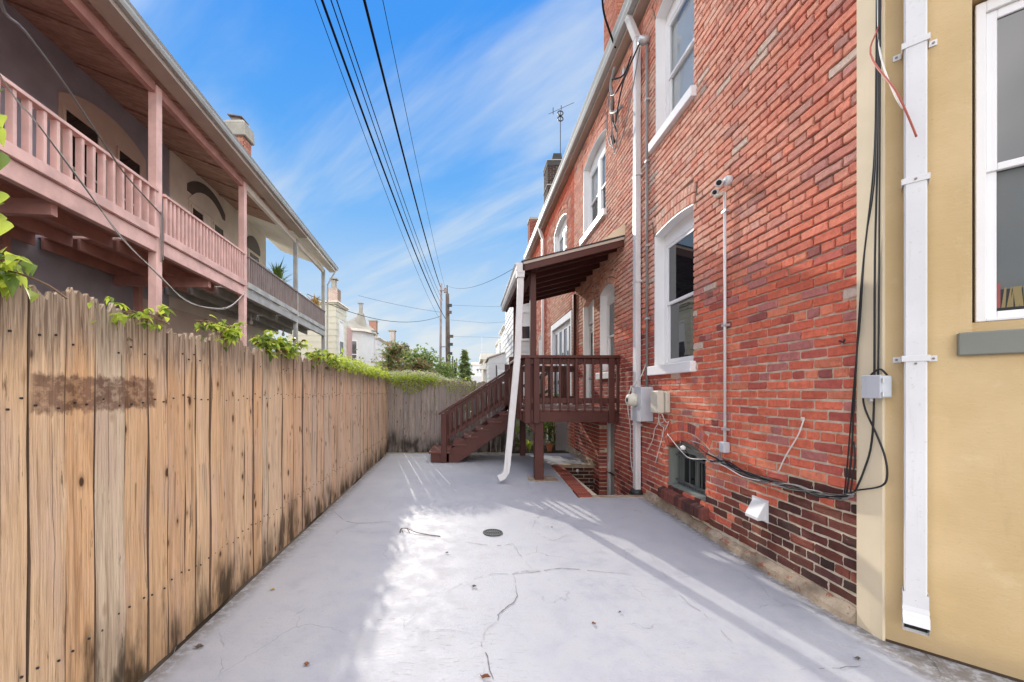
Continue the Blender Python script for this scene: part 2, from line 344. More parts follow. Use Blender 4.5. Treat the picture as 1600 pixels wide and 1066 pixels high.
def stucco():
    t = NT("yellow_stucco"); v = t.coord('World'); n1 = t.noise(v, 1.6, 5); n2 = t.noise(v, 75, 5, .6)
    c = t.mix(t.ramp(n1, .3, .7), (0.545,0.393,0.195), (0.645,0.478,0.262)); c = t.mix(t.ramp(t.noise(t.coord('World',(4,4,.7)), 3, 5, .7), .60, .8, 0, .25), c, (0.42,0.30,0.15))
    c = t.mix(t.ramp(n2, .62, .78, 0, .4), c, (0.30,0.22,0.11)); c = t.mix(t.ramp(t.noise(v, 5, 5, .7), .58, .72, 0, .28), c, (0.70,0.56,0.34))
    c = t.mix(t.ramp(t.sepz(v)[2], .03, .16, .5, 0), c, (0.30,0.22,0.13))
    wv = t.noise(t.coord('World', (1,1,4.5), rot=(R(8),0,0)), 9, 5, .6); h = t.mix(.5, n2, wv)
    return t.fin(c, 0.8, h, 0.35, 0.008, 0.3)
M_STUCCO = stucco()
M_CREAMP = paint("cream_pilaster_paint", (0.74,0.63,0.44), .75, .08, .12, (0.4,0.33,0.22))
M_WHITE = paint("white_paint", (0.86,0.855,0.85), .42, .04, .10, (0.42,0.38,0.33))
M_WHITED = paint("white_metal", (0.70,0.695,0.69), .42, .07, .34, (0.36,0.32,0.28))
M_VINYL = paint("white_vinyl", (0.82,0.81,0.80), .35, .03, .05, (0.5,0.47,0.42))
M_BROWN = wood_paint("brown_paint", (0.088,0.027,0.020), (0.20,0.10,0.075), .22, .5)
M_BROWNT = wood_paint("brown_tread_paint", (0.13,0.047,0.036), (0.34,0.24,0.20), .4, .6)
M_PINK = wood_paint("pink_paint", (0.87,0.57,0.51), (0.88,0.74,0.68), .25, .6)
M_PINKD = wood_paint("rose_brown_paint", (0.58,0.31,0.265), (0.65,0.42,0.37), .25, .6)
M_GREYP = wood_paint("grey_porch_paint", (0.47,0.48,0.46), (0.6,0.6,0.58), .25, .6)
M_GREYR = wood_paint("taupe_rail_paint", (0.33,0.27,0.25), (0.5,0.45,0.42), .2, .6)
M_SLATE = paint("slate_wall_paint", (0.40,0.405,0.47), .8, .12, .12, (0.2,0.18,0.18))
M_CREAM = paint("cream_render", (0.86,0.81,0.71), .8, .07, .12, (0.45,0.4,0.32))
M_TAN = paint("tan_infill", (0.68,0.58,0.49), .7, .06, .1)
M_LOUVRE = paint("dark_fanlight", (0.13,0.115,0.105), .5, .1, .1)
M_SILLG = paint("sage_grey_paint", (0.20,0.205,0.175), .6, .08, .12)
M_FRAMEG = paint("sage_frame_paint", (0.22,0.245,0.215), .6, .08, .2, (0.1,0.1,0.08))
M_IRON = paint("black_iron", (0.03,0.032,0.033), .45, .2, .2, (0.14,0.09,0.06))
M_BAR = paint("grey_iron_bar", (0.10,0.105,0.105), .5, .1, .3, (0.12,0.09,0.07))
M_BLACK = paint("black_rubber", (0.018,0.018,0.019), .5, .1, .0)
M_WIRE = paint("overhead_cable", (0.02,0.02,0.021), .95, .1, .0, spec=.05)
M_CABLEG = paint("grey_cable", (0.24,0.23,0.22), .5, .1, .1)
M_CABLEW = paint("white_cable", (0.75,0.73,0.68), .45, .05, .1)
M_CABLER = paint("red_cable", (0.42,0.10,0.07), .5, .1, .0)
M_ALU = paint("galvanised_metal", (0.55,0.56,0.57), .4, .1, .15, (0.3,0.28,0.26), .5, .5)
M_BEIGE = paint("beige_plastic", (0.66,0.62,0.51), .5, .05, .15, (0.4,0.34,0.26))
M_GREYBOX = paint("grey_box_paint", (0.55,0.57,0.60), .45, .06, .12)
M_GUTTER = paint("gutter_grey", (0.50,0.53,0.52), .45, .06, .18, (0.3,0.28,0.24))
M_SOFFIT = paint("soffit_tan", (0.52,0.44,0.37), .7, .08, .15)
M_SHINGLE = paint("roof_felt", (0.055,0.055,0.057), .9, .2, .3, (0.15,0.14,0.13))
M_CONC = paint("concrete", (0.36,0.34,0.29), .9, .15, .3, (0.16,0.17,0.1))
M_SOIL = paint("soil", (0.075,0.055,0.04), .95, .3, .4, (0.14,0.11,0.08), .1, 0, 25)
M_ASPH = paint("asphalt", (0.06,0.06,0.062), .9, .2, .2)
M_SIDING = paint("white_siding", (0.72,0.72,0.71), .6, .04, .08)
M_CREAMS = paint("pale_yellow_siding", (0.68,0.65,0.52), .6, .04, .08)
M_ROSE = paint("rose_wall", (0.55,0.36,0.33), .7, .05, .1)
M_POLE = paint("pole_wood", (0.105,0.08,0.065), .85, .25, .4, (0.05,0.04,0.03))
M_RUST = paint("rusty_steel", (0.25,0.20,0.185), .6, .2, .4, (0.20,0.10,0.06))
M_CRACK = paint("crack_dark", (0.15,0.145,0.14), .95, .2, 0)
M_CRACKP = paint("crack_pale", (0.33,0.325,0.32), .9, .2, 0)
M_TERRA = paint("terracotta", (0.50,0.17,0.08), .8, .1, .1)
M_DARK = paint("dark_interior", (0.012,0.012,0.014), .9, .1, 0)
M_BLIND = paint("white_blind", (0.85,0.85,0.85), .7, .03, .0)
M_SCREEN = paint("grey_screen", (0.17,0.17,0.17), .6, .08, .2, (0.25,0.24,0.22))
M_BASKET = paint("straw_fringe", (0.50,0.33,0.10), .8, .25, .3, (0.12,0.07,0.02))
M_RED = paint("red_trim", (0.5,0.07,0.06), .6, .05, 0)
def plywood():
    t = NT("porch_ceiling_wood"); v = t.coord('Object', (1.2, 5, 1), rand=11.0); n1 = t.noise(v, 1.6, 6, .6, 1.2); n2 = t.noise(t.coord('Object', (2, 30, 1), rand=11.), 3, 4)
    c = t.mix(t.ramp(n1, .3, .7), (0.32,0.18,0.13), (0.52,0.33,0.25)); c = t.mix(t.ramp(n2, .5, .7, 0, .35), c, (0.10,0.05,0.035))
    return t.fin(c, .75, n1, .2, .004, .25)
M_PLY = plywood()
def glass(name, tint=(0.012,0.014,0.016), rough=0.02):
    t = NT(name); n = t.noise(t.coord('World'), 2.4, 2)
    m = t.fin(tint, rough, n, 0.05, 0.01, 0.9); t.b.inputs['IOR'].default_value = 1.6; return m
M_GLASS = glass("window_glass"); M_GLASSF = glass("far_window_glass", (0.05,0.055,0.06), .08)
def clear_glass():
    t = NT("clear_glass"); t.t.nodes.remove(t.b)
    g = t.n('ShaderNodeBsdfGlossy'); g.inputs['Roughness'].default_value = 0.015; tr = t.n('ShaderNodeBsdfTransparent'); tr.inputs[0].default_value = (.86,.88,.88,1)
    lw = t.n('ShaderNodeFresnel'); lw.inputs[0].default_value = 1.5
    mx = t.n('ShaderNodeMixShader'); ge = t.n('ShaderNodeNewGeometry'); fb_ = t.math('MULTIPLY', lw.outputs[0], t.math('SUBTRACT', 1.0, ge.outputs['Backfacing'])); t.l(fb_, mx.inputs[0]); t.l(tr.outputs[0], mx.inputs[1]); t.l(g.outputs[0], mx.inputs[2]); t.l(mx.outputs[0], t.out.inputs['Surface'])
    return t.m
M_CLEAR = clear_glass()
def leaf(name, a, b, trans, tcol):
    t = NT(name); v = t.coord('World'); n = t.noise(v, 9, 3); rn = t.rand()
    c = t.mix(t.ramp(n, .3, .7), a, b)
    t.fin(c, .5, None, spec=.35)
    tr = t.n('ShaderNodeBsdfTranslucent'); tr.inputs[0].default_value = (*tcol, 1)
    mx = t.n('ShaderNodeMixShader'); mx.inputs[0].default_value = trans
    t.l(t.b.outputs[0], mx.inputs[1]); t.l(tr.outputs[0], mx.inputs[2]); t.l(mx.outputs[0], t.out.inputs['Surface'])
    return t.m
M_VINE = leaf("vine_leaf", (0.17,0.27,0.035), (0.34,0.42,0.06), .5, (0.62,0.72,0.09))
M_VINED = leaf("vine_leaf_deep", (0.06,0.12,0.02), (0.13,0.19,0.04), .4, (0.22,0.32,0.05))
M_FLOWER = leaf("pale_blossom", (0.55,0.56,0.40), (0.72,0.72,0.60), .35, (0.7,0.72,0.5))
M_SHRUB = leaf("shrub_leaf", (0.05,0.10,0.018), (0.12,0.20,0.04), .35, (0.20,0.32,0.05))
M_TREE = leaf("tree_leaf", (0.13,0.18,0.07), (0.24,0.29,0.13), .45, (0.34,0.42,0.13))
M_TREER = leaf("russet_leaf", (0.28,0.19,0.11), (0.36,0.24,0.14), .4, (0.45,0.3,0.16))
M_SPRUCE = leaf("spruce_needle", (0.11,0.13,0.11), (0.19,0.20,0.17), .25, (0.2,0.22,0.15))
M_STEM = paint("vine_stem", (0.20,0.12,0.07), .8, .2, .2)
M_BARK = paint("bark", (0.12,0.09,0.07), .9, .25, .3)
M_DEAD = paint("dead_leaf", (0.20,0.08,0.04), .8, .3, .2)
# ------------------------------------------------------------------ the ground
def G(u, v, z=0.0):
    Y = (H - z) * F / (v - V0); return Vector(((u - U0) * Y / F, Y, z))
AX0, AX1, AY0, AY1 = 1.63, WX, 5.30, 7.57           # the sunken areaway by the basement door
g = MB()
for x0, x1, y0, y1 in ((-900, 1.5, -900, 1500), (2.45, 900, -900, 1500), (1.5, 2.45, -900, AY0), (1.5, 2.45, AY1 + .02, 1500)):
    g.quad((x0,y0,-.04),(x1,y0,-.04),(x1,y1,-.04),(x0,y1,-.04))
g.build('ground', M_SOIL, kind='structure', at=(0,0,-.04))
FX = lambda y: -1.525 - 0.0426*y                    # the line of the side fence
s = MB()
def slabpiece(pts): s.prism([(x, y, -.035) for x, y in pts], (0,0,.035))
slabpiece([(FX(-4)+.03,-4),(5.5,-4),(5.5,2.1),(FX(2.1)+.03,2.1)])
slabpiece([(FX(2.1)+.03,2.1),(2.6,2.1),(2.45,AY0-.06),(FX(AY0)+.03,AY0-.06)])
slabpiece([(FX(AY0)+.03,AY0-.06),(AX0-.21,AY0-.06),(AX0-.12,AY1),(FX(AY1)+.03,AY1)])
slabpiece([(FX(AY1)+.03,AY1),(2.4,AY1),(2.4,9.02),(FX(9.02)+.03,9.02)])
yard = s.build('yard_slab', M_SLAB, kind='structure', at=(0,0,0))
def ribbon(pts, w, mat, z=0.004, seed=1, breaks=0.0):
    r_ = random.Random(seed); m = MB(); pts = smooth_path([Vector((p.x,p.y,z)) for p in pts], 6); n = len(pts); pj = None
    for i in range(n-1):
        if r_.random() < breaks: pj = None; continue
        a, b = pts[i], pts[i+1]; d = (b-a).normalized(); nn = Vector((-d.y, d.x, 0))
        j = Vector((r_.uniform(-1,1), r_.uniform(-1,1), 0)) * .006
        if pj is not None: a = pj
        b = b + j; pj = b
        wa = .5*w*(.25+.75*math.sin(math.pi*(i+.2)/n))*r_.uniform(.5,1.2); wb = .5*w*(.25+.75*math.sin(math.pi*(i+1.1)/n))*r_.uniform(.5,1.2)
        m.quad(a+nn*wa, a-nn*wa, b-nn*wb, b+nn*wb)
    return m.build('crack', mat, yard)
for k, (pp, w, mat, br) in enumerate([
    ([(765,896),(800,898),(845,893),(876,889),(940,894),(1003,900)], .006, M_CRACK, .18),
    ([(806,925),(808,934),(792,950),(780,960),(778,971)], .007, M_CRACK, 0),
    ([(830,889),(815,870),(800,850)], .004, M_CRACKP, .2),
    ([(520,797),(541,815),(575,818),(600,816),(611,816)], .006, M_CRACK, .05),
    ([(872,784),(851,800),(838,812),(832,826)], .005, M_CRACKP, .2),
    ([(726,847),(770,853),(805,850)], .006, M_CRACK, .3), ([(838,832),(862,845),(880,838)], .004, M_CRACKP, .3),
    ([(752,1005),(762,1030),(770,1062)], .007, M_CRACK, .2), ([(690,930),(740,905),(780,896)], .004, M_CRACKP, .4),
    ([(1012,862),(1062,930),(1100,960),(1150,1010)], .005, M_CRACKP, .3), ([(520,828),(575,832),(640,830)], .004, M_CRACKP, .3),
    ([(340,980),(346,1000),(350,1012)], .004, M_CRACKP, .1), ([(275,1010),(268,1035),(255,1060)], .004, M_CRACKP, .1),
    ([(1245,1048),(1300,1045),(1360,1040)], .004, M_CRACK, .5), ([(1430,1010),(1462,1040),(1470,1062)], .006, M_CRACK, 0),
    ([(560,775),(600,777),(640,781)], .004, M_CRACKP, .2), ([(800,898),(818,893),(845,893)], .005, M_CRACK, .1), ([(808,934),(806,915),(803,899)], .005, M_CRACKP, .1), ([(778,971),(760,985),(752,1005)], .004, M_CRACKP, .2), ([(600,816),(640,826),(700,846),(726,847)], .004, M_CRACKP, .3), ([(1003,900),(1050,903),(1090,900)], .004, M_CRACKP, .3), ([(690,930),(640,935),(600,950)], .003, M_CRACKP, .4), ([(620,1000),(680,985),(740,990)], .003, M_CRACKP, .4), ([(560,985),(590,970),(640,968)], .003, M_CRACK, .5)]):
    ribbon([G(*p) for p in pp], w, mat, seed=k, breaks=br)

# areaway: brick coping, walls, floor
aw = thing('areaway', 'sunken brick-lined areaway by the basement door with a red brick rim', 'basement steps', (AX0, AY0, 0))
m = MB(); m.box(AX0-.19, AX1+.2, AY0, AY1, -1.3, -1.22); m.build('floor', M_CONC, aw)
m = MB(); m.box(AX0-.02, AX1, AY0-.06, AY0+.05, -1.3, .012); m.build('lip', M_PARGE, aw)
pal = [(.30,.085,.055), (.35,.11,.07), (.25,.07,.055), (.22,.06,.055), (.38,.14,.09)]
BV = []
def brick_variant(L, D, Hh, seed, jit=1.0):
    """a brick whose front (x=0) has worn, chamfered arrises; y is its length"""
    r_ = random.Random(seed); c = .0065; j = .0040*jit; a = L/2; b = Hh/2
    q = lambda s_: r_.uniform(-j, j)*s_
    def edge(ins, x):
        out = []
        for y0, z0, y1, z1 in ((-a,-b,a,-b),(a,-b,a,b),(a,b,-a,b),(-a,b,-a,-b)):
            for t in (0, .36, .7):
                y, z = y0+(y1-y0)*t, z0+(z1-z0)*t
                y -= math.copysign(ins, y) if abs(abs(y)-a) < 1e-6 else 0; z -= math.copysign(ins, z) if abs(abs(z)-b) < 1e-6 else 0
                if t == 0: y *= .988
                out.append((x+q(.5), y+q(1), z+q(1)))
        return out
    fr, rg = edge(c, 0.0), edge(0, c*1.1)
    bk = [(D, y, z) for x, y, z in rg]; n = 12
    fs = [tuple(range(n))[::-1]] + [(i, (i+1)%n, n+(i+1)%n, n+i) for i in range(n)] + [(n+i, n+(i+1)%n, 2*n+(i+1)%n, 2*n+i) for i in range(n)]
    return fr+rg+bk, [f[::-1] for f in fs]
def mesh_of(name, vs_, fs, mat):
    me = bpy.data.meshes.new(name); me.from_pydata(vs_, [], fs); me.materials.append(mat); return me
ST = [brick_variant(.2, .1, .0585, i) for i in range(10)]
STM = [mesh_of('brick_%d' % i, *ST[i], M_BRICK) for i in range(10)]
def put_brick(mb, i, y, z, L, D, hh, face, col, dx=0.0):
    vs_, fs = ST[i]
    mb.col = col
    mb.add([(face + dx + (x if x < .05 else D), y + yy*L/.2, z + zz*hh/.0585) for x, yy, zz in vs_], fs)
def brick_object(i, y, z, L, D, hh, face, col, parent, dx=0.0):
    o = bpy.data.objects.new('brick', STM[i]); COL.objects.link(o); link(o, parent, (face+dx, y, z))
    o.scale = (D/.1, L/.2, hh/.0585); o.color = (*col, 1); return o

# coping of red headers along the areaway, and its dark brick end wall
for k in range(31):
    y = AY0 - .02 + k*(AY1-AY0-.02)/31; x = AX0-.19 + .09*(k/31)
    b = MB(); jx = rnd.uniform(-.006,.006); jz = rnd.uniform(-.004,.004)
    if k == 0: cop0 = True
    b.box(x+jx, x+.19+jx, y+.004, y+.067, -.06, .018+jz)
    o = b.build('brick', M_BRICK, aw, bevel=.004); o.color = (*rnd.choice(pal), 1)
m = MB(); m.box(AX0-.18, AX0+.09, AY0-.05, AY1, -1.3, -.005); m.build('mortar_bed', M_MORTAR, aw)
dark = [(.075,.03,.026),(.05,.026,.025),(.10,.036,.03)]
m = MB(); m.box(AX0-.02, AX1+.2, AY1+.01, AY1+.09, -1.3, -.015); m.build('end_wall', M_MORTAR, aw)
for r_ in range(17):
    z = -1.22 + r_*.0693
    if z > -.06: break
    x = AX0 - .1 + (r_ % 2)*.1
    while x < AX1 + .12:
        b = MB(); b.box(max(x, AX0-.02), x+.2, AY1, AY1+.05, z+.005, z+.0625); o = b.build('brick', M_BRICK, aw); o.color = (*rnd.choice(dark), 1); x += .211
m = MB(); m.box(AX0-.02, 2.33, AY1-.01, AY1+.1, -.034, .006); m.build('lip', M_PARGE, aw)
m = MB(); m.lathe((2.03, AY1-.025, -.10), [(.0,.0),(.028,.0),(.03,.012),(.012,.03),(.0,.03)], 12, 'Y'); m.build('pipe_end', M_WHITE, aw, smooth=True)

# ------------------------------------------------------------------ the two brick houses
def arch(o):
    y0, y1, zs, zc = o['y0'], o['y1'], o['zs'], o['zc']; c = (y1-y0)/2; h = max(zc-zs, 1e-4)
    r_ = (c*c + h*h)/(2*h); return (y0+y1)/2, zc - r_, r_
def arch_z(o, y, extra=0.0):
    ym, cz, r_ = arch(o); r_ += extra; d = r_*r_ - (y-ym)**2
    return cz + math.sqrt(max(d, 0))
RING = .112
def extent(o, z):
    """the stretch of wall (y from, y to) that an opening and its arch take at height z"""
    pad = 0.0
    if z < o['z0'] - .002: return None
    rings = o.get('rings', 2); ym, cz, r_ = arch(o); ro = r_ + rings*RING
    if z <= o['zs'] - .01: return o['y0'], o['y1']
    ang = math.atan2((o['y1']-o['y0'])/2, o['zs']-cz) + .02
    d = ro*ro - (z-cz)**2
    if d <= 0: return None
    hc = min(math.sqrt(d), (z-cz)*math.tan(ang))
    return (ym-hc, ym+hc)
def in_view(y, z):
    u = U0 + F*WX/y; v = V0 - F*(z-H)/y
    return -10 < u < 1610 and -15 < v < 1080
def brick_wall(parent, ya, yb, za, zb, ops, colour, pieces, low=None):
    face = WX; items = []; stf = MB(); nrow = int((zb-za)/.0693)
    for row in range(nrow):
        z = za + (row+.5)*.0693; header = row % 6 == 3
        step = .1075 if header else .2135
        y = ya - (.0 if row % 2 else .105) - (.05 if header else 0)
        cuts = [e for e in (extent(o, z) for o in ops) if e]
        rev = [(o, extent(o, z)) for o in ops if o.get('reveal') and extent(o, z) and z < o['zs']]
        while y < yb:
            L = step + rnd.uniform(-.006, .006); a, b = max(y, ya), min(y+L-.0118, yb); y += L
            segs = [(a, b)]
            for c0, c1 in cuts:
                nn = []
                for s0, s1 in segs:
                    if s1 <= c0 or s0 >= c1: nn.append((s0, s1)); continue
                    if s0 < c0: nn.append((s0, c0-.004))
                    if s1 > c1: nn.append((c1+.004, s1))
                segs = nn
            for s0, s1 in segs:
                if s1 - s0 < .022: continue
                if z < (low(0.5*(s0+s1)) if low else .1): continue
                D = .1
                for o, e in rev:
                    if abs(s0-e[1]) < .012 or abs(s1-e[0]) < .012: D = .19
                items.append(((s0+s1)/2, z, s1-s0, D, .0575+rnd.uniform(-.004,.003)))
    for o in ops:                                    # arches of bricks on edge
        rings = o.get('rings', 2)
        ym, cz, r_ = arch(o); ang = math.atan2((o['y1']-o['y0'])/2, o['zs']-cz)
        for k in range(rings):
            ri = r_ + k*RING + .006; n = max(5, round(2*ang*(ri+.05)/.072)); da = 2*ang/n
            for i in range(n):
                t0, t1 = -ang+i*da+.05*da, -ang+(i+1)*da-.08*da
                p = lambda t, rr, x: (x, ym+rr*math.sin(t), cz+rr*math.cos(t))
                ro = ri + RING - .014; dxx = rnd.uniform(-.002,.003); e = .005
                stf.col = colour(ym+ri*math.sin(t0), cz+ri, True)
                A = [p(t0,ri,face+dxx+e), p(t1,ri,face+dxx+e), p(t1,ro,face+dxx+e), p(t0,ro,face+dxx+e)]
                ti0, ti1 = t0+.07*da, t1-.07*da
                I = [p(ti0,ri+.005,face+dxx), p(ti1,ri+.005,face+dxx), p(ti1,ro-.005,face+dxx), p(ti0,ro-.005,face+dxx)]
                B = [(face+.12, *q[1:]) for q in A]
                stf.add(I+A+B, [(3,2,1,0)] + [(i2,(i2+1)%4,4+(i2+1)%4,4+i2) for i2 in range(4)] + [(4+i2,4+(i2+1)%4,8+(i2+1)%4,8+i2) for i2 in range(4)])
    vis = sorted([it for it in items if in_view(it[0], it[1])], key=lambda it: it[0] - (.3 if it[2] > .15 else 0))
    single = set(id(it) for it in vis[:pieces])
    for it in items:
        y, z, L, D, hh = it; i = rnd.randrange(10); col = colour(y, z, False); dx = rnd.uniform(-.0025, .003)
        if id(it) in single: brick_object(i, y, z, L, D, hh, face, col, parent, dx)
        else: put_brick(stf, i, y, z, L, D, hh, face, col, dx)
    stf.build('brickwork', M_BRICKS, parent, kind='stuff', at=(WX, ya, 0))
    # the mortar ground of the wall, with its openings and their reveals
    mm = MB(); X2 = WX + .21
    XZ = lambda z: WX + (.0085 if z < 1.5 else .019 if z > 3.1 else .0085 + .0105*(z-1.5)/1.6)   # joints ever more washed out higher up
    def emit(y0, y1, zl, zr, t0, t1):
        lv = [(zl, zr)] + [(q, q) for q in (1.5, 3.1) if max(zl, zr) < q < min(t0, t1)] + [(t0, t1)]
        for (a0, a1), (b0, b1) in zip(lv, lv[1:]): mm.quad((XZ(a0),y0,a0),(XZ(b0),y0,b0),(XZ(b1),y1,b1),(XZ(a1),y1,a1))
    ys = {ya, yb}
    for o in ops:
        for k in range(13): ys.add(o['y0']-.012 + (o['y1']-o['y0']+.024)*k/12)
    ys = sorted(y for y in ys if ya <= y <= yb)
    for y0, y1 in zip(ys, ys[1:]):
        if y1 - y0 < 1e-5: continue
        mid = (y0+y1)/2; zl = zr = -1.3
        for o in sorted((o for o in ops if o['y0']-.012 < mid < o['y1']+.012), key=lambda o: o['z0']):
            emit(y0, y1, zl, zr, o['z0'], o['z0'])
            t0, t1 = arch_z(o, y0, .008), arch_z(o, y1, .008); X = WX+.0085
            mm.quad((X,y0,t0),(X2,y0,t0),(X2,y1,t1),(X,y1,t1)); mm.quad((X,y0,o['z0']),(X2,y0,o['z0']),(X2,y1,o['z0']),(X,y1,o['z0']))
            zl, zr = t0, t1
        emit(y0, y1, zl, zr, zb, zb)
    X = WX+.0085
    for o in ops:
        for y in (o['y0']-.0115, o['y1']+.0115): mm.quad((X,y,o['z0']),(X2,y,o['z0']),(X2,y,o['zs']),(X,y,o['zs']))
    mm.build('mortar_wall', M_MORTAR, parent, at=(WX, ya, 0))

def window(parent, o, depth=.13, sill=True, meet=.5, pane=None, mull=False, trim=M_WHITE, bars=None, blind=0):
    pane = pane or M_GLASS
    y0, y1, z0, zs, zc = o['y0'], o['y1'], o['z0'], o['zs'], o['zc']; x0 = WX + .003; xf = WX + depth
    m = MB()
    m.box(x0, xf, y1-.016, y1-.001, z0, zs); m.box(WX+.05, xf, y0+.001, y0+.016, z0, zs)
    n = 10                                           # arched head lining and the board that fills the arch
    for k in range(n):
        ya, yb = y0+.001+(y1-y0-.002)*k/n, y0+.001+(y1-y0-.002)*(k+1)/n; za, zb = arch_z(o, ya)-.002, arch_z(o, yb)-.002
        m.hexa([(x0,ya,za-.012),(xf,ya,za-.012),(xf,ya,za),(x0,ya,za)], [(x0,yb,zb-.012),(xf,yb,zb-.012),(xf,yb,zb),(x0,yb,zb)])
        m.hexa([(xf,ya,zs-.10),(xf+.03,ya,zs-.10),(xf+.03,ya,za-.01),(xf,ya,za-.01)], [(xf,yb,zs-.10),(xf+.03,yb,zs-.10),(xf+.03,yb,zb-.01),(xf,yb,zb-.01)])
    for a, b in ((y0+.016, y0+.075), (y1-.075, y1-.016)): m.box(xf-.012, xf+.05, a, b, z0, zs-.10)
    m.box(xf-.012, xf+.05, y0+.075, y1-.075, zs-.16, zs-.10); m.box(xf-.014, xf+.05, y0+.075, y1-.075, z0, z0+.045)
    w = m.build('window', trim, parent, at=(WX, (y0+y1)/2, z0))
    zt = zs-.16; zm = z0+.045+(zt-z0-.045)*meet
    spans = [(y0+.075, y1-.075)]
    if mull:
        c = (y0+y1)/2; mu = MB(); mu.box(xf-.02, xf+.05, c-.06, c+.06, z0+.045, zt); mu.build('mullion', trim, w)
        spans = [(y0+.075, c-.06), (c+.06, y1-.075)]
    for a, b in spans:
        for lo, hi, dx in ((zm-.02, zt, .012), (z0+.045, zm+.02, .03)):
            f = MB(); t = .038
            f.box(xf+dx-.018, xf+dx+.01, a, a+t, lo, hi); f.box(xf+dx-.018, xf+dx+.01, b-t, b, lo, hi)
            f.box(xf+dx-.018, xf+dx+.01, a+t, b-t, lo, lo+t); f.box(xf+dx-.018, xf+dx+.01, a+t, b-t, hi-t, hi)
            f.build('sash', trim, w, bevel=.003)
            p = MB(); p.box(xf+dx-.006, xf+dx, a+t, b-t, lo+t, hi-t); p.build('pane', M_CLEAR if blind else pane, w)
        if blind:
            zb = zt-(zt-z0)*blind; q = MB(); q.box(xf+.052, xf+.056, a, b, zb, zt); q.build('blind', M_BLIND, w)
            q = MB(); q.box(xf+.065, xf+.068, a-.05, b+.05, z0, zt); q.build('dark_room', M_DARK, w)
    if sill:
        q = MB(); q.box(WX-.055, xf, y0-.05, y1+.08, z0-.115, z0-.001); q.build('sill', trim, w, bevel=.006)
    return w

Y1A, Y1B, Y2B = 2.397, 8.95, 15.6
O_w1 = dict(y0=4.17, y1=5.05, z0=1.72, zs=3.37, zc=3.41)
O_w2 = dict(y0=4.16, y1=5.02, z0=4.57, zs=6.10, zc=6.165)
O_w3 = dict(y0=6.88, y1=8.22, z0=4.55, zs=5.95, zc=6.07)
O_wp = dict(y0=6.46, y1=7.17, z0=1.73, zs=3.12, zc=3.22)
O_dp = dict(y0=7.52, y1=8.22, z0=1.12, zs=3.13, zc=3.22)
O_bw = dict(y0=3.955, y1=4.75, z0=.275, zs=.74, zc=.85, reveal=True)
O_bd = dict(y0=6.46, y1=7.20, z0=-1.22, zs=.86, zc=.93, reveal=True, rings=1)
def colour1(y, z, arch_):
    r_ = rnd.random()
    c = (.74,.185,.105) if r_ < .36 else (.66,.155,.092) if r_ < .62 else (.52,.125,.092) if r_ < .75 else (.77,.245,.14) if r_ < .88 else (.52,.19,.165) if r_ < .96 else (.32,.095,.085)
    k = rnd.uniform(.86, 1.12); c = tuple(x*k for x in c)
    zt = max(.36, 1.02 - .42*(y-2.4)); dk = max(0, min(1, (zt - z)/.34))*(1 if y < 5.2 else .45)            # soot-dark courses at the foot
    if rnd.random() < dk: q = rnd.uniform(.72, 1); c = tuple(a*(1-q) + b*q for a, b in zip(c, (.045,.030,.028)))
    if z < 2.2 and y > 4.6 and not arch_:                                                # deeper maroon by the downpipe
        q = min(1, (y-4.6)/.5)*.6; c = tuple(a*(1-q) + b*q for a, b in zip(c, (.27,.065,.06)))
    if z > 2.2:                                                              # paler bricks higher up: mortar wash plus sun glare put into the colour
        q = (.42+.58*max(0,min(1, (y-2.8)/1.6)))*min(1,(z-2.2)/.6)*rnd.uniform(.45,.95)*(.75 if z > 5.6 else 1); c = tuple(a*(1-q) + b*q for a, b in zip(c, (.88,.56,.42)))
    if rnd.random() < .012 and z > 1: c = (.68,.52,.42)
    return c
def low1(y): return -1.2 if AY0 < y < AY1 else .075
h1 = thing('brick_house', 'weathered red brick house wall with arched white windows and soot-dark bottom courses', 'house', (WX, Y1A, 0))
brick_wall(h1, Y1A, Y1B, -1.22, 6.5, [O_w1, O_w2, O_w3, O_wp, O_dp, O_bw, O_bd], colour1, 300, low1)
m = MB(); m.box(WX+.22, 11, Y1A+.02, Y1B, -1.3, 6.56); m.build('inner_walls', M_DARK, h1)
window(h1, O_w1); window(h1, O_w2, blind=.97); w3 = window(h1, O_w3, mull=True, blind=.42); window(h1, O_wp)
# sloping parged plinth along the foot
pts = []
def plinth(y0, y1, parent):
    m = MB(); n = max(2, int((y1-y0)/.07)); pr = None; r_ = random.Random(3)
    for k in range(n+1):
        y = y0+(y1-y0)*k/n; top = .082 + r_.uniform(-.010,.012) + .015*math.sin(y*3); out = .05+r_.uniform(-.006,.008)
        q = [(WX-out,y,-.02),(WX-out*.75,y,.04+r_.uniform(-.006,.006)),(WX-.004,y,top),(WX+.05,y,top),(WX+.05,y,-.02)]
        if pr: m.add(pr+q, [(i, (i+1)%5, 5+(i+1)%5, 5+i) for i in range(5)])
        else: m.add(q, [(0,1,2,3,4)])
        pr = q
    m.add(pr, [(4,3,2,1,0)]); m.build('plinth', M_PARGE, parent)
plinth(Y1A, AY0-.06, h1); plinth(AY1, 8.9, h1)
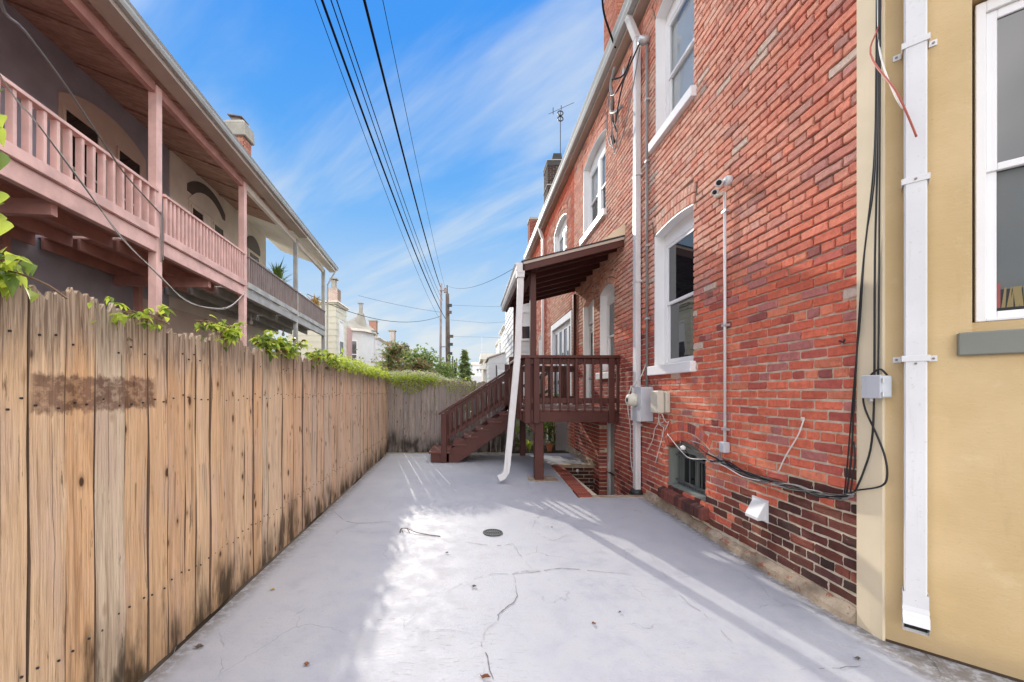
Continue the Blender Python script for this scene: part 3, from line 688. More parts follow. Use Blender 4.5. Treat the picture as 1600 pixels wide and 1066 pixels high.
# basement window: brick sill on edge, sage frame, iron bars
for k in range(12):
    y = O_bw['y0']-.07 + k*.078; b = MB(); jx = rnd.uniform(-.004,.004)
    b.prism([(WX-.075+jx,y,.135),(WX+.03,y,.15),(WX+.03,y,.274),(WX-.07+jx,y,.24)], (0,.066,0))
    o = b.build('brick', M_BRICK, h1, bevel=.006); o.color = (*rnd.choice([(.15,.055,.045),(.10,.045,.04),(.20,.07,.055),(.07,.038,.035)]), 1)
m = MB(); o = O_bw; xf = WX + .14
for a, b in ((o['y0'], o['y0']+.05), (o['y1']-.07, o['y1'])): m.box(xf-.105, xf+.04, a, b, o['z0']+.05, o['zs'])
m.box(xf-.12, xf+.04, o['y0'], o['y1'], o['z0'], o['z0']+.05)
n = 8
for k in range(n):
    ya, yb = o['y0']+(o['y1']-o['y0'])*k/n, o['y0']+(o['y1']-o['y0'])*(k+1)/n
    m.hexa([(xf-.05,ya,o['zs']-.03),(xf+.04,ya,o['zs']-.03),(xf+.04,ya,arch_z(o,ya)),(xf-.05,ya,arch_z(o,ya))], [(xf-.05,yb,o['zs']-.03),(xf+.04,yb,o['zs']-.03),(xf+.04,yb,arch_z(o,yb)),(xf-.05,yb,arch_z(o,yb))])
bwf = m.build('window', M_FRAMEG, h1, at=(WX, (o['y0']+o['y1'])/2, o['z0']))
m = MB(); m.box(xf+.045, xf+.05, o['y0'], o['y1'], o['z0'], o['zs']); m.build('pane', M_GLASS, bwf)
m = MB(); m.box(xf+.012, xf+.03, 4.335, 4.375, .325, .71); m.build('glazing_bar', M_FRAMEG, bwf)
for k in range(6):
    y = o['y0']+.1+k*.115; m = MB(); m.tube([(xf-.045,y,.335),(xf-.045,y,.71)], .008, 6); m.build('bar', M_BAR, bwf)
for z in (.375, .665):
    m = MB(); m.box(xf-.058, xf-.048, o['y0']+.03, o['y1']-.05, z-.011, z+.011); m.build('bar', M_BAR, bwf)
# basement door and porch door
o = O_bd; m = MB(); xf = WX+.16
for a, b in ((o['y0'], o['y0']+.07), (o['y1']-.07, o['y1'])): m.box(xf-.02, xf+.05, a, b, o['z0'], o['zs'])
m.box(xf-.02, xf+.05, o['y0'], o['y1'], o['zs'], .95); dr = m.build('door', M_WHITED, h1)
m = MB(); m.box(xf+.02, xf+.045, o['y0']+.07, o['y1']-.07, o['z0'], o['zs']); m.build('leaf', M_GREYP, dr)
o = O_dp; m = MB(); xf = WX+.12
for a, b in ((o['y0']+.001, o['y0']+.05), (o['y1']-.05, o['y1']-.001)): m.box(WX-.004, xf+.05, a, b, o['z0'], o['zs'])
m.box(xf-.02, xf+.05, o['y0']+.05, o['y1']-.05, 2.66, 2.72)
for k in range(8):
    ya, yb = o['y0']+.001+(o['y1']-o['y0']-.002)*k/8, o['y0']+.001+(o['y1']-o['y0']-.002)*(k+1)/8; za, zb = arch_z(o, ya)-.003, arch_z(o, yb)-.003
    m.hexa([(xf-.03,ya,2.76),(xf+.02,ya,2.76),(xf+.02,ya,za),(xf-.03,ya,za)], [(xf-.03,yb,2.76),(xf+.02,yb,2.76),(xf+.02,yb,zb),(xf-.03,yb,zb)])
dr = m.build('door', M_WHITE, h1)
m = MB(); m.box(xf+.02, xf+.03, o['y0']+.05, o['y1']-.05, o['z0'], 2.66); m.build('pane', M_GLASS, dr)
m = MB(); y0, y1 = o['y0']+.05, o['y1']-.05                    # storm door with an iron grille
for a, b, c, d in ((y0,y0+.06,1.13,2.66),(y1-.06,y1,1.13,2.66),(y0+.06,y1-.06,2.58,2.66),(y0+.06,y1-.06,1.13,1.33),(y0+.06,y1-.06,1.93,1.99)): m.box(xf-.01, xf+.015, a, b, c, d)
m.build('storm_frame', M_WHITED, dr, bevel=.004)
for k in range(5):
    y = y0+.12+k*.085; m = MB(); m.tube([(xf+.002,y,1.33),(xf+.002,y,2.58)], .006, 5)
    for z in (1.6, 1.75, 2.2, 2.4): m.lathe((xf+.002,y,z), [(.006,-.02),(.016,0),(.006,.02)], 6)
    m.build('grille_bar', M_IRON, dr)
m = MB(); m.lathe((xf-.03, y1-.09, 1.66), [(.0,-.02),(.02,-.02),(.028,0),(.02,.02),(0,.02)], 10, 'X'); m.build('handle', M_ALU, dr)

# house beyond, same row
O_fd = dict(y0=9.15, y1=11.5, z0=1.0, zs=3.28, zc=3.30, rings=0)
O_f2 = dict(y0=9.66, y1=11.1, z0=4.62, zs=5.72, zc=5.90)
O_fs = dict(y0=12.85, y1=13.6, z0=1.75, zs=3.15, zc=3.32, rings=1)
def colour2(y, z, arch_):
    r_ = rnd.random(); c = (.60,.22,.14) if r_ < .4 else (.66,.30,.21) if r_ < .7 else (.52,.165,.115) if r_ < .9 else (.70,.42,.30)
    if y < 9.25 or z > 6.1 or (12.4 < y < 12.65): c = (.70,.18,.10) if r_ < .8 else (.6,.15,.09)
    if 9.3 < y < 11.6 and z < 4.4: c = tuple(a*.5+b*.5 for a, b in zip(c, (.74,.48,.34)))
    k = rnd.uniform(.88, 1.1); return tuple(x*k for x in c)
h2 = thing('brick_house', 'second red brick house along, with french doors and a paired arched upper window', 'house', (WX, Y1B, 0))
brick_wall(h2, Y1B, Y2B, .05, 6.5, [O_fd, O_f2, O_fs], colour2, 0)
m = MB(); m.box(WX+.22, 11, Y1B, Y2B, -1.3, 6.56); m.build('inner_walls', M_DARK, h2)
window(h2, O_f2, mull=True, blind=.55); window(h2, O_fs, sill=False)
o = O_fd; m = MB(); xf = WX+.06
for a, b in ((o['y0'], o['y0']+.1), (o['y1']-.16, o['y1'])): m.box(WX-.01, xf+.06, a, b, o['z0'], o['zs'])
m.box(WX-.01, xf+.06, o['y0']+.1, o['y1']-.16, 3.12, o['zs']-.003); fd = m.build('french_doors', M_WHITE, h2)
for k in range(4):
    a = o['y0']+.1+k*(2.09/4); b = a+2.09/4-.01; m = MB()
    for c, d, e, f in ((a,a+.1,1.0,3.12),(b-.1,b,1.0,3.12),(a+.1,b-.1,2.98,3.12),(a+.1,b-.1,1.0,1.25)): m.box(xf, xf+.04, c, d, e, f)
    m.build('door_leaf', M_WHITE, fd, bevel=.004)
    m = MB(); m.box(xf+.015, xf+.022, a+.1, b-.1, 1.25, 2.98); m.build('pane', M_GLASSF, fd)
    m = MB(); m.box(xf-.02, xf, b-.03, b-.01, 2.3, 2.4); m.box(xf-.02, xf, b-.03, b-.01, 1.6, 1.7); m.build('hinge', M_IRON, fd)

# eaves: fascia, gutter (both houses), roof
def eaves(parent, ya, yb):
    m = MB(); m.box(WX-.11, WX+.25, ya, yb, 6.5, 6.535); m.build('soffit', M_SOFFIT, parent)
    m = MB(); m.box(WX-.125, WX-.11, ya, yb, 6.49, 6.66); m.build('fascia', M_SOFFIT, parent)
    gx = WX-.125; m = MB(); prof = [(gx,6.54),(gx-.075,6.54),(gx-.10,6.585),(gx-.10,6.62),(gx-.125,6.665),(gx-.125,6.675),(gx-.115,6.675),(gx-.092,6.62),(gx-.07,6.55),(gx-.004,6.55)]
    m.prism([(x,ya,z) for x, z in prof], (0,yb-ya,0)); m.build('gutter', M_GUTTER, parent)
    m = MB(); m.prism([(WX-.13,ya,6.66),(WX-.13,ya,6.685),(11,ya,7.1),(11,ya,6.66)], (0,yb-ya,0)); m.build('roof', M_SHINGLE, parent)
eaves(h1, Y1A, Y1B-.002); eaves(h2, Y1B, Y2B)

def brick_block(name, mat, x0, x1, y0, y1, z0, z1, parent, cols, proud=.006):
    """a block faced with courses of bricks on the two sides that face the yard"""
    m = MB(); m.box(x0, x1, y0, y1, z0, z1); m.build(name, M_MORTAR, parent); bb = MB(); n = int((z1-z0)/.0693)
    for r_ in range(n):
        z = z0 + r_*.0693
        x = x0 - (r_ % 2)*.105 
        while x < x1:
            a, b = max(x, x0), min(x+.2, x1); x += .2135
            if b-a > .03: bb.col = rnd.choice(cols); bb.box(a, b, y0-proud, y0+.02, z+.005, z+.064)
        y = y0 - (r_ % 2)*.105
        while y < y1:
            a, b = max(y, y0), min(y+.2, y1); y += .2135
            if b-a > .03: bb.col = rnd.choice(cols); bb.box(x0-proud, x0+.02, a, b, z+.005, z+.064)
    return bb.build('brickwork', mat, parent, kind='stuff')
# chimneys (each a thing standing on the roofs)
ch = thing('chimney', 'orange brick chimney rising behind the grey gutter at the top of the near house', 'chimney', (2.95, 7.6, 6.7))
brick_block('stack', M_BRICKS, 2.67, 3.3, 7.25, 7.95, 6.68, 9.2, ch, [(.42,.15,.09),(.46,.19,.12),(.36,.12,.08)])
ch = thing('chimney', 'tall sooty black brick chimney carrying the television aerial', 'chimney', (3.0, 14.0, 6.7))
brick_block('stack', M_BRICKS, 2.72, 3.32, 14.0, 14.7, 6.7, 9.55, ch, [(.045,.04,.035),(.06,.05,.042),(.035,.03,.028)])
for z in (8.65, 9.52):
    m = MB(); m.box(2.69, 3.35, 13.97, 14.73, z, z+.035); m.build('band', M_CONC, ch)
m = MB(); m.prism([(2.88,14.1,9.56),(3.26,14.1,9.56),(3.22,14.1,9.84),(2.94,14.1,9.84)], (0,.45,0)); m.build('cap', M_SHINGLE, ch)
m = MB(); m.box(2.70, 3.34, 13.98, 14.72, 9.35, 9.5); m.build('corbel', M_SHINGLE, ch)
ch = thing('chimney', 'plain red brick chimney behind the far end of the gutter', 'chimney', (3.3, 20, 6.5))
brick_block('stack', M_BRICKS, 2.99, 3.62, 20, 20.7, 5.5, 10.05, ch, [(.22,.06,.045),(.27,.08,.05),(.18,.05,.04)])
m = MB(); m.box(2.95, 3.66, 19.96, 20.74, 10.05, 10.15); m.build('cap', M_CONC, ch)
# aerial
ae = thing('tv_aerial', 'thin television aerial with two black loops on the sooty chimney', 'aerial', (3.21, 14.2, 9.7))
m = MB(); m.tube([(3.21,14.2,9.8),(3.21,14.2,11.42)], .014, 6); m.build('mast', M_IRON, ae)
for z in (11.13, 11.33):
    m = MB(); m.tube([(3.21+.095*math.cos(t), 14.2+.03*math.sin(t), z+.10*math.sin(t)) for t in [2*math.pi*k/16 for k in range(17)]], .022, 6); m.build('loop', M_IRON, ae)
m = MB(); m.tube([(2.82,14.35,11.40),(3.66,14.05,11.60)], .008, 5); m.build('boom', M_IRON, ae)
for t, l in ((.18,.16),(.5,.1)):
    p = Vector((2.82,14.35,11.40)).lerp(Vector((3.66,14.05,11.60)), t); m = MB(); m.tube([p-Vector((0,0,l*.5)), p+Vector((0,0,l))], .014, 5); m.build('rod', M_IRON, ae)
# ------------------------------------------------------------------ yellow house at the right edge
e45, n45, c45 = Vector((.70711,-.70711,0)), Vector((.70711,.70711,0)), Vector((WX, 2.236, 0))
Y45 = lambda s, d, z: c45 + e45*s + n45*d + Vector((0,0,z))         # d > 0 into the wall
yh = thing('yellow_house', 'yellow painted house corner with a pale pilaster and canted wall', 'house', (WX, 2.236, 0))
m = MB(); m.box(WX-.012, WX+.35, 2.2365, 2.394, -.05, 7.5); m.build('pilaster', M_CREAMP, yh, bevel=.004)
s0, s1, z0, z1 = .305, 1.35, 1.70, 3.40
m = MB(Y45)
m.box(.0, s0, 0, .3, -.05, 7.5); m.box(s0, s1, 0, .3, -.05, z0); m.box(s0, s1, 0, .3, z1, 7.5); m.box(s1, 4.6, 0, .3, -.05, 7.5)
m.build('wall', M_STUCCO, yh, at=Y45(2,0,-.05))
m = MB(Y45); m.box(.002, 4.6, -.004, -.001, -.01, .014); m.build('base_gap', M_SOIL, yh)
m = MB(Y45); m.box(.25, 4.6, .3, .34, -.05, 7.5); m.build('inner_wall', M_DARK, yh)
m = MB(Y45); m.box(s0-.05, s1+.06, -.035, .06, 1.583, 1.70); m.build('sill', M_SILLG, yh, bevel=.006)
m = MB(Y45)                                                          # frame, set back in the opening
for a, b, lo, hi in ((s0+.016, s0+.05, z0+.055, z1-.02), (s1-.05, s1-.016, z0+.055, z1-.02), (s0+.05, s1-.05, z1-.075, z1-.02), (s0+.05, s1-.05, z0+.055, z0+.07)): m.box(a, b, .045, .14, lo, hi)
wy = m.build('window', M_VINYL, yh, bevel=.003, at=Y45(.5,.05,z0))
m = MB(Y45); m.box(s0, s1, .05, .14, z0+.001, z0+.054); m.build('stool', M_STUCCO, wy)
zm = 2.545
for lo, hi, d in ((zm-.03, z1-.075, .062), (z0+.07, zm+.02, .075)):
    f = MB(Y45); a, b, t = s0+.05, s1-.05, .036
    f.box(a, a+t, d, d+.03, lo, hi); f.box(b-t, b, d, d+.03, lo, hi); f.box(a+t, b-t, d, d+.03, lo, lo+t); f.box(a+t, b-t, d, d+.03, hi-.045, hi)
    f.build('sash', M_VINYL, wy, bevel=.003)
    p = MB(Y45); p.box(a+t, b-t, d+.012, d+.016, lo+t, hi-.045); p.build('pane', M_CLEAR if hi < 3 else M_GLASS, wy)
m = MB(Y45); m.box(s0+.088, s1-.088, .115, .119, z0+.22, zm-.01); m.build('screen', M_SCREEN, wy)
r_ = random.Random(5)
m = MB(Y45)
for k in range(60):
    x = s0+.11+k*.014+r_.uniform(-.003,.003); m.add([(x-.006,.105,z0+.125),(x+.006,.105,z0+.125),(x+.004+r_.uniform(-.012,.012),.102,z0+.225),(x-.004+r_.uniform(-.012,.012),.102,z0+.225)], [(0,1,2,3)])
m.build('curtain_fringe', M_BASKET, wy)
m = MB(Y45); m.box(s0+.088, s0+.100, .092, .11, z0+.125, z0+.25); m.build('edge_strip', M_RED, wy)

# downpipe on the yellow corner
dp = thing('downpipe', 'white square downpipe on the yellow wall ending in a ribbed open elbow', 'downpipe', Y45(.115,-.05,.1))
a, b = .068, .150
m = MB(Y45); m.box(a, b, -.085, -.018, .27, 7.4)
m.build('pipe', M_WHITED, dp, bevel=.006, at=Y45(.1,-.05,.27))
path = [(-.052,.335),(-.052,.262),(-.056,.238),(-.066,.216),(-.083,.196),(-.122,.160)]; w = .004     # (d, z) of the elbow's axis
m = MB(Y45); rings = []
for i, (d, z) in enumerate(path):
    d0, z0_ = path[max(i-1,0)]; d1, z1_ = path[min(i+1,len(path)-1)]; l = math.hypot(d1-d0, z1_-z0_); nd, nz_ = -(z1_-z0_)/l, (d1-d0)/l       # across the pipe, towards the wall
    cr_ = .002 if i in (2, 4) else 0; hh_ = .036 + cr_
    rings.append([(a-w-cr_, d-nd*hh_, z-nz_*hh_), (b+w+cr_, d-nd*hh_, z-nz_*hh_), (b+w+cr_, d+nd*hh_, z+nz_*hh_), (a-w-cr_, d+nd*hh_, z+nz_*hh_)])
for r0, r1 in zip(rings, rings[1:]): m.add(r0+r1, [(q,(q+1)%4,4+(q+1)%4,4+q) for q in range(4)])
el = m.build('elbow', M_WHITED, dp); el.modifiers.new('thick', 'SOLIDIFY').thickness = .0025
r1, r0 = rings[-1], rings[-2]; inn = [tuple(q1*.72+q0*.28 for q1, q0 in zip(p1, p0)) for p1, p0 in zip(r1, r0)]; cx_ = [sum(p[i] for p in inn)/4 for i in range(3)]
inn = [tuple(c_+(x-c_)*.9 for c_, x in zip(cx_, p)) for p in inn]
m = MB(Y45); m.add(inn, [(0,1,2,3)]); m.build('inner_mouth', M_DARK, dp)
for z, w2 in ((3.245, .04), (2.52, .008), (1.575, .04)):
    m = MB(Y45); m.box(a-.008, b+.008, -.0895, -.087, z-.016, z+.016); m.box(a-.010, a-.006, -.0895, -.004, z-.016, z+.016); m.box(b+.006, b+.010, -.0895, -.004, z-.016, z+.016)
    if w2 > .02: m.box(a-w2, a-.006, -.006, -.003, z-.016, z+.016); m.box(b+.006, b+w2, -.006, -.003, z-.016, z+.016)
    sp = m.build('strap', M_WHITED, dp, bevel=.002)
    m = MB(Y45); 
    for x in ((a-w2+.014, b+w2-.014) if w2 > .02 else ((a+b)/2,)): m.lathe((x, -.0075 if w2 > .02 else -.091, z), [(.0,-.003),(.006,-.002),(.006,.002),(0,.003)], 8, 'Y')
    m.build('screw', M_RUST, sp)
for z in (.300, 1.548):
    m = MB(Y45); m.lathe(((a+b)/2, -.088, z), [(.0,-.002),(.006,-.001),(.006,.002),(0,.002)], 8, 'Y'); m.build('screw', M_RUST, dp)

# grey junction box on the pilaster
jb = thing('junction_box', 'small grey hinged junction box on the pale pilaster beside the white downpipe', 'electrical box', (WX-.05, 2.24, 1.4))
m = MB(); m.box(WX-.075, WX-.013, 2.185, 2.285, 1.367, 1.487); m.build('box', M_GREYBOX, jb, bevel=.006)
m = MB(); m.box(WX-.085, WX-.0755, 2.18, 2.29, 1.362, 1.492); m.build('cover', M_GREYBOX, jb, bevel=.004)
for z in (1.385, 1.462):
    m = MB(); m.tube([(WX-.077,2.174,z-.012),(WX-.077,2.174,z+.012)], .007, 8); m.build('hinge', M_ALU, jb)
m = MB(); m.box(WX-.07, WX-.045, 2.286, 2.302, 1.415, 1.438); m.build('latch', M_BLACK, jb)
m = MB(); m.tube([(WX-.05,2.27,1.365),(WX-.05,2.27,1.345)], .012, 8); m.build('gland', M_ALU, jb)

# ------------------------------------------------------------------ fittings on the brick wall
# main downpipe
dp = thing('downpipe', 'long white downpipe on the brick wall between porch and electricity meter', 'downpipe', (WX-.05, 5.45, 0))
m = MB(); m.box(WX-.088, WX-.016, 5.40, 5.50, .02, 6.22); m.build('pipe', M_WHITED, dp, bevel=.006)
m = MB(); m.hexa([(WX-.088,5.40,6.22),(WX-.088,5.50,6.22),(WX-.016,5.50,6.22),(WX-.016,5.40,6.22)], [(WX-.20,5.42,6.54),(WX-.20,5.52,6.54),(WX-.13,5.52,6.54),(WX-.13,5.42,6.54)]); m.build('offset', M_WHITED, dp, bevel=.006)
for z in (.95, 2.9, 4.35):
    m = MB(); m.box(WX-.0905, WX-.004, 5.385, 5.515, z-.013, z+.013); m.build('strap', M_WHITED, dp)
m = MB(); m.lathe((WX-.052, 5.45, -.02), [(.085,0),(.088,.05),(.075,.085),(.06,.09)], 14); m.build('boot', M_IRON, dp, smooth=True)
dp2 = thing('downpipe', 'far slim white downpipe with a bent neck on the second brick house', 'downpipe', (WX-.05, 12.55, 0))
m = MB(); m.box(WX-.088, WX-.016, 12.5, 12.6, .02, 6.2); m.build('pipe', M_WHITED, dp2)
m = MB(); m.hexa([(WX-.088,12.5,6.2),(WX-.088,12.6,6.2),(WX-.016,12.6,6.2),(WX-.016,12.5,6.2)], [(WX-.20,12.5,6.54),(WX-.20,12.6,6.54),(WX-.13,12.6,6.54),(WX-.13,12.5,6.54)]); m.build('offset', M_WHITED, dp2)

# service entrance: conduit, weatherhead, drip loops
sv = thing('service_conduit', 'thin grey service conduit with a weatherhead rising from the meter box', 'conduit', W(1009, 610))
yc = 5.19; m = MB(); m.tube([(WX-.03,yc,1.45),(WX-.03,yc,5.93)], .017, 8); m.build('pipe', M_CABLEG, sv, smooth=True)
for z in (2.35, 3.3, 4.4, 5.2):
    m = MB(); m.box(WX-.05, WX-.002, yc-.028, yc+.028, z-.012, z+.012); m.build('clip', M_ALU, sv)
m = MB(); m.lathe((WX-.055, yc, 5.98), [(.02,-.09),(.05,-.08),(.055,.0),(.045,.05),(.0,.06)], 12, 'X'); m.build('weatherhead', M_ALU, sv, smooth=True)
for pts, r_, mt, nm in (
    ([(WX-.12,yc,5.95),(WX-.25,yc+.25,5.6),(WX-.22,yc+.6,5.3),(WX-.16,yc+.75,5.55)], .010, M_BLACK, 'drip_loop'),
    ([(WX-.12,yc+.02,5.95),(WX-.2,yc+.3,5.75),(WX-.24,yc+.55,5.7),(WX-.2,yc+.85,5.9)], .012, M_BLACK, 'drip_loop'),
    ([(WX-.10,yc+.05,5.93),(WX-.15,yc+.4,5.15),(WX-.15,yc+.8,4.98),(WX-.14,yc+.95,5.4),(WX-.2,yc+.9,5.85)], .008, M_CABLEG, 'drip_loop')):
    m = MB(); m.tube(smooth_path(pts), r_, 6); m.build(nm, mt, sv, smooth=True)
kn = thing('cable_splice', 'tangle of black and grey cable splices hanging under the near gutter', 'cable', (WX-.2, 6.0, 5.6))
for pts, r_, mt in (
    ([(WX-.17,5.95,6.25),(WX-.2,6.05,6.05),(WX-.19,6.0,5.85),(WX-.17,6.1,5.68)], .022, M_CABLEG), ([(WX-.17,6.1,5.68),(WX-.16,5.95,5.58),(WX-.14,5.75,5.52)], .026, M_CABLEG),
    ([(WX-.19,6.05,6.05),(WX-.1,6.2,5.9),(WX-.06,6.35,5.75),(WX-.05,6.2,5.45)], .014, M_BLACK), ([(WX-.2,6.0,6.1),(WX-.08,5.85,6.05),(WX-.03,5.7,6.2)], .012, M_BLACK),
    ([(WX-.15,6.1,5.7),(WX-.1,6.3,5.4),(WX-.1,6.15,5.15),(WX-.12,6.0,5.25),(WX-.14,5.9,5.55)], .009, M_CABLEG),
    ([(WX-.15,6.25,6.1),(WX-.12,6.45,5.7),(WX-.1,6.4,5.4),(WX-.1,6.25,5.25)], .009, M_CABLEG), ([(WX-.1,6.28,5.42),(WX-.1,6.2,5.28)], .03, M_BLACK)):
    m = MB(); m.tube(smooth_path(pts), r_, 7); m.build('strand', mt, kn, smooth=True)
m = MB(); m.box(WX-.03, WX-.004, 5.97, 6.03, 6.15, 6.27); m.build('hook', M_ALU, kn)

# meter boxes
mb = thing('meter_box', 'tall grey electricity meter box with round glass meter partly behind the white downpipe', 'electric meter', W(1008, 660))
y0, y1 = 5.06, 5.36; m = MB(); m.box(WX-.16, WX-.003, y0, y1, 1.02, 1.46); m.build('box', M_GREYBOX, mb, bevel=.006)
m = MB(); m.box(WX-.172, WX-.161, y0-.006, y1+.006, 1.015, 1.20); m.build('cover', M_GREYBOX, mb, bevel=.004)
m = MB(); m.lathe((WX-.16, 5.235, 1.29), [(.085,0),(.085,-.045),(.075,-.05),(.075,-.095),(.06,-.11),(0,-.112)], 20, 'X'); m.build('meter', M_BEIGE, mb, smooth=True)
m = MB(); m.lathe((WX-.273, 5.235, 1.29), [(0,-.004),(.03,-.002),(.032,.004)], 12, 'X'); m.build('dial', M_DARK, mb)
tb = thing('utility_box', 'beige plastic cable box with ribbed side beside the grey meter box', 'cable box', W(1033, 645))
m = MB(); m.box(WX-.05, WX-.003, 4.63, 4.84, 1.155, 1.40); m.build('back', M_BEIGE, tb, bevel=.006)
m = MB(); m.box(WX-.135, WX-.056, 4.665, 4.86, 1.145, 1.41); cv = m.build('cover', M_BEIGE, tb, bevel=.01)
for k in range(6):
    z = 1.19+k*.036; m = MB(); m.box(WX-.045, WX-.012, 4.622, 4.63, z, z+.018); m.build('rib', M_BEIGE, tb)
for pts in ([(WX-.08,4.75,1.15),(WX-.06,4.82,1.02),(WX-.04,4.95,.93),(WX-.03,5.02,.80),(WX-.02,5.2,.62)], [(WX-.07,4.70,1.15),(WX-.03,4.73,1.05),(WX-.03,4.86,1.02),(WX-.04,4.80,1.1)],
            [(WX-.07,4.72,1.15),(WX-.03,4.68,1.04),(WX-.03,4.62,1.05),(WX-.04,4.70,.93)], [(WX-.07,4.78,1.15),(WX-.03,4.84,1.0),(WX-.03,4.74,.95),(WX-.02,4.9,.65),(WX-.01,5.0,.5)]):
    m = MB(); m.tube(smooth_path(pts), .0045, 5); m.build('lead', M_CABLEW, tb, smooth=True)
wc = thing('white_cable', 'thin white cable drooping beside the foot of the white downpipe by the porch', 'cable', W(985, 660))
m = MB(); m.tube(smooth_path([(WX-.10,5.52,1.48),(WX-.12,5.6,1.25),(WX-.03,5.72,.85),(WX-.01,5.78,.55),(WX-.01,5.72,.30),(WX-.01,5.62,.22)]), .006, 6); m.build('strand', M_CABLEW, wc, smooth=True)
m = MB(); m.tube(smooth_path([(WX-.03,5.19,1.8),(WX-.06,5.3,1.6),(WX-.12,5.42,1.48)]), .006, 6); m.build('strand', M_CABLEW, wc, smooth=True)

# security camera and its conduit
sc_ = thing('security_camera', 'white twin-headed security camera on the brick wall above a thin conduit', 'security camera', W(1135, 295))
cy, cz = 3.62, 3.27
m = MB(); m.lathe((WX-.02, cy-.05, cz+.02), [(.0,.018),(.045,.018),(.045,-.012),(.034,-.028),(.0,-.028)], 14, 'X'); m.build('base', M_WHITED, sc_, smooth=True)
m = MB(); m.tube([(WX-.04,cy-.05,cz+.02),(WX-.08,cy-.03,cz+.005)], .016, 8); m.build('stalk', M_ALU, sc_)
def lens(c, d, r_, l):
    c, d = Vector(c), Vector(d).normalized(); m = MB(); m.tube([c-d*l*.55, c-d*l*.5, c-d*l*.3, c+d*l*.42, c+d*l*.5], [r_*.4, r_*.75, r_, r_, r_*.93], 14); h = m.build('head', M_WHITED, sc_, smooth=False, bevel=.003)
    m = MB(); m.tube([c+d*l*.49, c+d*(l*.49+.004)], r_*.66, 14); m.build('lens', M_GLASS, h)
lens((WX-.085,cy-.03,cz+.008), (-.75,-1,-.35), .034, .08); lens((WX-.085,cy+.03,cz-.042), (-.8,-.9,-.5), .029, .07)
m = MB(); m.bar((WX-.05,cy-.0,cz-.07), (WX-.105,cy-.03,cz-.105), .065, .026); m.build('lamp', M_BEIGE, sc_, bevel=.006)
cd = thing('conduit', 'thin white conduit running down from the security camera to a small socket', 'conduit', W(1133, 705))
m = MB(); m.tube([(WX-.03,3.60,.93),(WX-.03,3.60,3.2)], .0125, 8); m.build('pipe', M_WHITED, cd, smooth=True)
for z in (3.03, 2.0, 1.06):
    m = MB(); m.box(WX-.045, WX-.002, 3.57, 3.63, z-.01, z+.01); m.build('clip', M_ALU, cd)
m = MB(); m.box(WX-.06, WX-.004, 3.565, 3.64, .85, .945); m.build('socket', M_GREYBOX, cd, bevel=.006)

# vent hood
vh = thing('vent_hood', 'white metal dryer vent hood near the foot of the brick wall', 'vent', W(1195, 812))
y0, y1, z0, z1 = 3.12, 3.265, .385, .535
m = MB(); m.prism([(WX-.012,y0,z1),(WX-.08,y0,z0+.025),(WX-.08,y0,z0),(WX-.012,y0,z0)], (0,y1-y0,0)); m.build('hood', M_WHITED, vh, bevel=.004)
m = MB(); m.box(WX-.014, WX-.002, y0-.012, y1+.012, z0-.012, z1+.012); m.build('flange', M_WHITED, vh)
m = MB(); m.box(WX-.072, WX-.03, y0+.01, y1-.01, z0-.003, z0-.001); m.build('opening', M_DARK, vh)

# cables along the foot of the wall and up the corner
def wire(pts, r_, mat, parent=None, name='strand', k=5):
    m = MB(); m.tube(smooth_path(pts, k), r_, 6); return m.build(name, mat, parent, smooth=True)
cb = thing('cable_bundle', 'bundle of black and grey cables sagging along the brick wall and up the corner', 'cable bundle', W(1300, 770))
base_ = [(1043,678),(1062,702),(1080,716),(1108,722),(1135,726),(1165,741),(1200,752),(1240,762),(1280,772),(1312,777),(1333,772)]
rc = random.Random(11)
for k in range(10):
    st_ = 0 if k in (0,) else (3 if k < 5 else 4); mt = [M_CABLEW, M_BLACK, M_BLACK, M_CABLEG, M_BLACK, M_BLACK, M_CABLEG, M_BLACK, M_CABLEG, M_BLACK][k]
    pts = [W(u+rc.uniform(-3,3), v+rc.uniform(-4.5,4.5)*(1 if i > 1 else .3), .02+rc.uniform(0,.035)) for i, (u, v) in enumerate(base_) if i >= st_ and (k or i < 7)]
    wire(pts, rc.choice((.0045,.0055,.007)), mt, cb)
for pts in ([(1063,690),(1078,712),(1100,716),(1132,727)], [(1068,686),(1095,694),(1115,710),(1138,729)], [(1083,690),(1100,706),(1120,716),(1136,727)], [(1072,697),(1088,706),(1110,712),(1134,726)],
            [(1125,705),(1128,718),(1140,728),(1150,735)], [(1120,702),(1124,715),(1138,730)]):
    wire([W(u, v, .03) for u, v in pts], .0045, rc.choice((M_BLACK, M_CABLEG)), cb)
m = MB(); m.lathe((WX-.06, 4.25, .80), [(.0,-.02),(.022,-.02),(.028,.01),(.0,.03)], 10); m.build('lamp_socket', M_WHITE, cb, smooth=True)
for pts, r_, mt in (
    ([(1336,768),(1350,735),(1362,690),(1366,600),(1367,400),(1372,200),(1374,0),(1374,-120)], .0055, M_BLACK),
    ([(1322,775),(1327,740),(1331,700),(1336,600),(1347,430),(1365,260),(1369,100),(1370,-100)], .0048, M_BLACK),
    ([(1319,774),(1323,735),(1338,560),(1344,500),(1352,380),(1368,250),(1371,-80)], .004, M_BLACK),
    ([(1372,586),(1373,500),(1374,300),(1376,-100)], .0045, M_BLACK),
    ([(1386,586),(1374,577),(1358,590),(1349,615),(1352,640),(1370,680),(1383,715),(1386,745),(1376,760),(1340,766)], .005, M_BLACK),
    ([(1328,776),(1332,745),(1336,720),(1334,690)], .004, M_BLACK)):
    wire([W(u, v, .034 if u > 1340 else .022) for u, v in pts], r_, mt, cb)
sw = thing('loose_cable', 'short red and white loose cable end hanging in front of the white downpipe', 'cable', W(1376, 0, .05))
